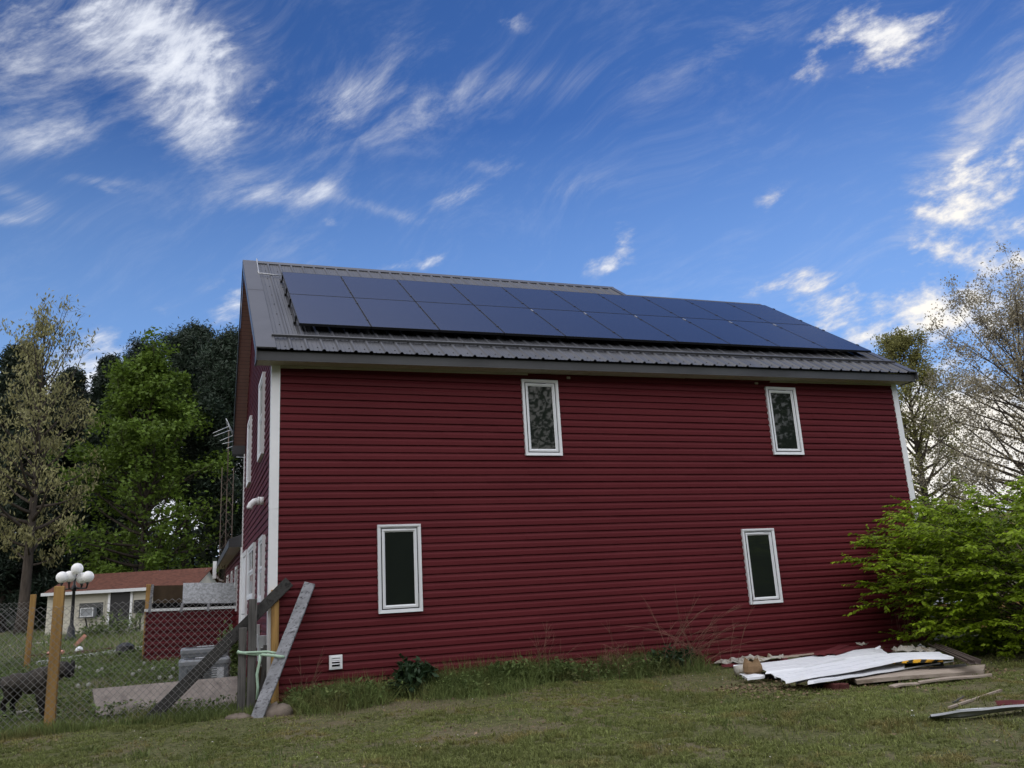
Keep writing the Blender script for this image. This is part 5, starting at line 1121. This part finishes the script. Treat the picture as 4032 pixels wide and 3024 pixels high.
# tall grass along the foot of the wall, thinning towards the heap of siding
X_, Y_ = scatter(36000, .25, 6.6, -1.15, -.03, lambda x, y: np.clip(1.25+y*1.1-.04*x, .05, 1)*np.clip((fbm(x, y, 1.3, 12)-.34)*5, .06, 1))
h = rg.uniform(.12, .42, len(X_))*np.clip(1.25+Y_*.75, .35, 1.2)*(.7+.6*vnoise(X_, Y_, 1.6, 14)); V, F = blades(rg, X_, Y_, h, rg.uniform(.004, .010, len(X_)), .95); tag(np_mesh('tall_grass', V, F, M['tall']), 'tall green grass along the foot of the red wall', kind='stuff')
X_, Y_ = scatter(13000, -4.6, .3, -.55, .45, lambda x, y: np.clip((fbm(x, y, 1.5, 22)-.30)*5, .1, 1))
h = rg.uniform(.05, .19, len(X_))*(.6+.7*vnoise(X_, Y_, 1.6, 24)); V, F = blades(rg, X_, Y_, h, rg.uniform(.005, .010, len(X_)), .6); tag(np_mesh('tall_grass', V, F, M['tall']), 'tufts of grass along the foot of the chain link fence', kind='stuff')
def leafpatch(name, label, n, reg, f, hh, size, m, seed):
    r2 = np.random.default_rng(seed); x, y = scatter(n, *reg, f); z = gzb(x, y)+r2.uniform(.01, 1, len(x))**1.4*hh; V, F = leaves(r2, np.stack([x, y, z], 1), 3, .02, size, .5, .55); return tag(np_mesh(name, V, [F], M[m]), label, kind='stuff')
leafpatch('ground_cover', 'broad leafed weeds between the tall grass at the wall foot', 5200, (.2, 6.4, -.85, -.03), lambda x, y: np.clip((fbm(x, y, 1.1, 71)-.40)*6, .05, 1)*np.clip(1.2+y*1.2, .1, 1), .26, .055, 'weed', 61)
yard = lambda x, y: np.clip(1.1-y/26, .3, 1)*np.clip((fbm(x, y, .7, 31)-.30)*4, .15, 1)
leafpatch('ground_cover', 'leafy green weeds covering the yard behind the chain link', 34000, (-7.5, -.15, .3, 14), yard, .17, .06, 'weed', 51)
X_, Y_ = scatter(30000, -8, -.1, .4, 16, yard); h = rg.uniform(.05, .22, len(X_)); V, F = blades(rg, X_, Y_, h, rg.uniform(.006, .012, len(X_)), .7); tag(np_mesh('yard_grass', V, F, M['tall']), 'longer green grass in the yard behind the chain link', kind='stuff')
X_, Y_ = scatter(16000, -18, 6, 15, 33, lambda x, y: .9+0*x); h = rg.uniform(.08, .30, len(X_)); V, F = blades(rg, X_, Y_, h, rg.uniform(.015, .03, len(X_)), .7); tag(np_mesh('yard_grass', V, F, M['weed']), 'rough grass around the shed', kind='stuff')
M['litter'] = mat('dead_leaf', (.16, .115, .075), .9, .3, 3, .1, isl=.5)
A = []
x, y = scatter(5200, 5.3, 9.2, -4.4, -2.2, lambda x, y: np.exp(-((y+3.1+.12*(x-7))/.55)**2)); A.append(np.stack([x, y, gzb(x, y)+.012], 1))
x, y = scatter(1500, -3, 9, -9, -.6, lambda x, y: np.clip((.46-fbm(x, y, .9, 5))*9, .02, 1)); A.append(np.stack([x, y, gzb(x, y)+.012], 1))
V, F = leaves(np.random.default_rng(8), np.concatenate(A), 1, .01, .045, .6, .75); tag(np_mesh('leaf_litter', V, [F], M['litter']), 'dead brown leaves lying on the bare soil in front of the heap', kind='stuff')

def weed(name, label, px, py, Yw, w, h, n, size, m, seed, cat='weed', group='weeds along the red wall'):
    """a leafy clump with stems and broad drooping leaves"""
    r2 = np.random.default_rng(seed); p = onY(px, py, Yw); base = (p[0], Yw, float(gz(p[0], Yw))); r = empty(name, base, label, cat, group); mb = MB(); A = []
    for i in range(n):
        az = r2.uniform(0, 6.28); R_ = w/2*r2.uniform(.2, 1)**.6; hh = h*r2.uniform(.55, 1.05)*(1-.35*(R_/(w/2))**2); e = np.array([base[0]+R_*math.cos(az), base[1]+R_*.7*math.sin(az), base[2]+hh]); b0 = np.array([base[0]+R_*.3*math.cos(az), base[1]+R_*.3*math.sin(az), base[2]-.03])
        mb.tube([b0, (b0+e)/2+(0, 0, .04), e], [.005, .004, .002], 4, cap=False)
        for t in np.linspace(.35, 1, 6): A.append(b0+(e-b0)*t+np.array([0, 0, .05*math.sin(3*t)]))
    mb.build('stems', M['weed'], r); V, F = leaves(r2, np.array(A), 4, size*.45, size, .42, .35, .25); np_mesh('foliage', V, [F], M[m], r, base)
weed('leafy_weed', 'dark bushy weed with pointed leaves against the red wall near the vent', 1625, 2700, -.30, .62, .50, 34, .13, 'darkleaf', 1)
weed('leafy_weed', 'low green weed below the white dryer vent', 1420, 2740, -.32, .55, .25, 18, .10, 'weed', 2)
weed('leafy_weed', 'small green weed at the wall foot right of the silvery plank', 1225, 2770, -.28, .40, .22, 14, .08, 'weed', 3)
weed('leafy_weed', 'tall leafy weed at the middle of the wall foot', 2010, 2700, -.28, .6, .36, 22, .10, 'weed', 4)
weed('leafy_weed', 'leafy weed at the wall foot below the upper middle window', 2200, 2680, -.28, .6, .32, 22, .10, 'weed', 5)
weed('leafy_weed', 'dark green weed left of the dry stalks at the wall', 2640, 2650, -.32, .9, .34, 28, .10, 'darkleaf', 6)
def yweed(label, px, py, w, h, n, size, m, seed):
    p = onG(px, py); r2 = (px, py, p[1]); return weed('leafy_weed', label, px, py, p[1], w, h, n, size, m, seed, 'weed', 'weeds in the yard')
yweed('feathery yellow green weed in front of the red pen', 600, 2580, .9, .75, 26, .14, 'lawn', 11)
yweed('green weed growing between the condensers and the house', 905, 2650, .5, .9, 20, .12, 'weed', 12)
yweed('dark tangled shrub in front of the shed door', 470, 2510, 2.2, 1.0, 34, .13, 'weed', 13)
yweed('dark low shrub below the shed window', 360, 2510, 1.3, .55, 20, .12, 'weed', 14)

M['dry'] = mat('dry_reddish_stalk', (.20, .105, .080), .9, .25, 4, .1)
def stalks(label, px, py, Yw, spread, h, n, seed, arch=.5):
    r2 = np.random.default_rng(seed); p = onY(px, py, Yw); b = np.array([p[0], Yw, float(gz(p[0], Yw))]); mb = MB()
    for i in range(n):
        s = b+np.array([r2.normal(0, spread*.35), r2.normal(0, .08), -.02]); az = r2.normal(0, 1); L = h*r2.uniform(.5, 1.1); dx = r2.normal(.18, arch)*L; dy = r2.normal(-.05, .15)*L; pts = []
        for t in np.linspace(0, 1, 7): pts.append(s+np.array([dx*t**1.6, dy*t, L*(t-.32*abs(dx)/L*t**2.2)]))
        mb.tube(pts, [.0042*(1-.75*t) for t in np.linspace(0, 1, 7)], 3, cap=False)
        for q in range(7):
            j = r2.integers(2, 6); q0 = pts[j]; d = unit(pts[j+1]-pts[j]+r2.normal(0, .035, 3)); mb.tube([q0, q0+d*L*.16, q0+d*L*.24+np.array([0, 0, -.02])], [.0024, .0018, .001], 3, cap=False)
    return tag(mb.build('dry_stalks', M['dry'], None, b), label, 'dry weed', 'dry weed stalks')
stalks('wide clump of dry reddish stalks left of the heap of siding', 2700, 2640, -.45, 1.0, 1.2, 36, 1, .75)
stalks('thin dry stalks against the middle of the red wall', 2140, 2660, -.25, .9, .85, 9, 2, .35)
stalks('arching dry stalks right of the middle weeds', 2430, 2660, -.3, .6, .7, 14, 3, .8)
stalks('sparse dry stalks near the silvery plank', 1190, 2770, -.2, .35, .8, 6, 4, .25)
stalks('dry slanting stalks by the far corner of the red wall', 3560, 2560, -.12, .7, 1.0, 10, 5, .45)

M['puff'] = mat('dandelion_down', (.62, .62, .58), .9, .1, 30, .1, trans=.3)
dl = 'white dandelion clock standing in the grass behind the chain link'
proto = None
for x, y in ((625, 1125), (655, 1112), (688, 1120), (840, 1155), (882, 1137), (665, 1305), (768, 1292), (1205, 1155), (1333, 1135), (1500, 1140), (1252, 1080), (1382, 1228), (1480, 1225), (1150, 1190)):
    p = onG(x/2.211, 2150+(y+34)/2.211); p[2] = float(gz(p[0], p[1]))
    if proto is None:
        proto = empty('dandelion', (0, 0, 0), dl, 'dandelion', 'dandelion clocks in the yard')
        mb = MB(); mb.tube([(0, 0, -.03), (.01, 0, .10), (0, .01, .21)], .004, 5); mb.build('stem', M['weed'], proto)
        r2 = np.random.default_rng(2); q = unit(r2.normal(0, 1, (90, 3))); V, F = leaves(r2, q*.022+np.array([0, .01, .215]), 2, .007, .016, .7); np_mesh('seed_head', V, [F], M['puff'], proto)
        o = proto
    else:
        o = proto.copy(); COL.objects.link(o)
        for ch in list(proto.children): c = ch.copy(); COL.objects.link(c); c.parent = o
    o.location = p; o.rotation_euler = (0, 0, x)

# ------------------------------------------------------------------ the dog behind the fence
def dog():
    m = bpy.data.materials.new('brindle_coat'); m.use_nodes = True; N = NT(m.node_tree); b = m.node_tree.nodes['Principled BSDF']
    v = N.n('ShaderNodeTexCoord').outputs['Object']; sp = N.n('ShaderNodeSeparateXYZ'); m.node_tree.links.new(v, sp.inputs[0])
    br = N.ramp(N.noise(N.v('MULTIPLY', v, (9, 9, 3)), 3, 6, .7), [(.3, (.020, .018, .016)), (.7, (.085, .074, .062))])
    # coat markings: head, chest and lower legs are black
    mask = N.m('MAXIMUM', N.maprange(sp.outputs[0], .22, .36), N.maprange(sp.outputs[2], .34, .20))
    N.put(b.inputs['Base Color'], N.mix(mask, br, (.012, .011, .011))); b.inputs['Roughness'].default_value = .75; b.inputs['Specular IOR Level'].default_value = .12
    bn = N.n('ShaderNodeBump'); bn.inputs['Strength'].default_value = .5; bn.inputs['Distance'].default_value = .01; N.put(bn.inputs['Height'], N.noise(N.v('MULTIPLY', v, (1, 1, .4)), 70, 4, .6)); N.put(b.inputs['Normal'], bn.outputs[0])
    Yp = lambda px: 1.05+(200-px)*.0030
    k = 13.5/FPX
    J = {}; E = []
    def j(n, px, py, r, dy=0.): J[n] = (onY(px, py, Yp(px)+dy), r*k); return n
    def chain(*ns): E.extend(zip(ns[:-1], ns[1:]))
    j('pelvis', 45, 2690, 33); j('loin', 80, 2682, 33); j('mid', 118, 2688, 42); j('chest', 163, 2690, 54); j('neck0', 203, 2658, 38); j('neck1', 230, 2638, 29); j('head', 256, 2630, 27); j('muzz', 272, 2648, 18, -.06); j('nose', 279, 2660, 14, -.10)
    chain('loin', 'mid', 'chest', 'neck0', 'neck1', 'head', 'muzz', 'nose'); chain('loin', 'pelvis')
    j('tail0', 18, 2672, 13); j('tail1', -4, 2700, 9); j('tail2', -16, 2740, 6); chain('pelvis', 'tail0', 'tail1', 'tail2')
    for s, dy, px in (('n', -.10, 0), ('f', .12, 36)):
        j('hip'+s, 34+px*.5, 2706, 25, dy); j('knee'+s, 38+px, 2737, 16, dy); j('hock'+s, 10+px, 2772, 8.5, dy); j('hpaw'+s, 18+px, 2816, 8, dy); j('htoe'+s, 28+px, 2820, 8, dy); chain('pelvis', 'hip'+s, 'knee'+s, 'hock'+s, 'hpaw'+s, 'htoe'+s)
    for s, dy, px in (('n', -.11, 0), ('f', .12, 24)):
        j('sho'+s, 166+px*.4, 2708, 26, dy); j('elb'+s, 160+px, 2750, 16, dy); j('wri'+s, 166+px, 2792, 10, dy); j('paw'+s, 170+px, 2828, 9, dy); j('toe'+s, 179+px, 2834, 9, dy-.02); chain('chest', 'sho'+s, 'elb'+s, 'wri'+s, 'paw'+s, 'toe'+s)
    names = list(J); root = np.array([J['chest'][0][0], J['chest'][0][1], float(gz(*J['chest'][0][:2]))])
    me = bpy.data.meshes.new('dog'); me.from_pydata([tuple(J[n][0]-root) for n in names], [(names.index(a), names.index(b_)) for a, b_ in E], []); me.materials.append(m)
    o = bpy.data.objects.new('dog', me); COL.objects.link(o); o.location = root
    md = o.modifiers.new('skin', 'SKIN'); md.use_smooth_shade = True
    if not me.skin_vertices: 
        bpy.context.view_layer.objects.active = o; o.select_set(True); bpy.ops.object.mode_set(mode='OBJECT')
    for i, n in enumerate(names):
        sv_ = me.skin_vertices[0].data[i]; sv_.radius = (J[n][1]*(.82 if n in ('mid', 'loin', 'chest', 'pelvis') else 1), J[n][1]); sv_.use_root = (n == 'loin')
    sb = o.modifiers.new('sub', 'SUBSURF'); sb.levels = 2; sb.render_levels = 2
    tag(o, 'large dark brindle dog standing behind the chain link beside the yellow post', 'dog')
    M['dogear'] = mat('black_fur', (.012, .011, .011), .7, .2, 20, .2); M['eye'] = glass('dark_eye', (.01, .006, .004), .08)
    hd = J['head'][0]; fx = unit(J['nose'][0]-hd); rt_ = np.array([.93, -.35, 0.])
    for s in (-1, 1):
        mb = MB(); e = hd+rt_*.085*s+np.array([0, 0, .075]); mb.add([e+(0, .03, .02), e+rt_*.045*s+(0, -.01, .01), e+rt_*.06*s+(0, -.02, -.10), e+rt_*.02*s+(0, -.03, -.09), e+(0, .05, -.03)], [(0, 1, 2, 3), (0, 3, 4)], 0, True); mb.build('ear', M['dogear'], o, solid=.012)
        mb = MB(); e = hd+rt_*.048*s+np.array([.0, -.105, .005]); mb.lathe(e-(0, 0, .012), [(.002, 0), (.011, .006), (.013, .012), (.011, .018), (.002, .024)], 8); mb.build('eye', M['eye'], o)
    mb = MB(); e = J['nose'][0]+np.array([.01, -.055, .01]); mb.lathe(e-(0, 0, .018), [(.004, 0), (.02, .008), (.024, .02), (.018, .032), (.004, .036)], 10); mb.build('nose', M['eye'], o)
dog()
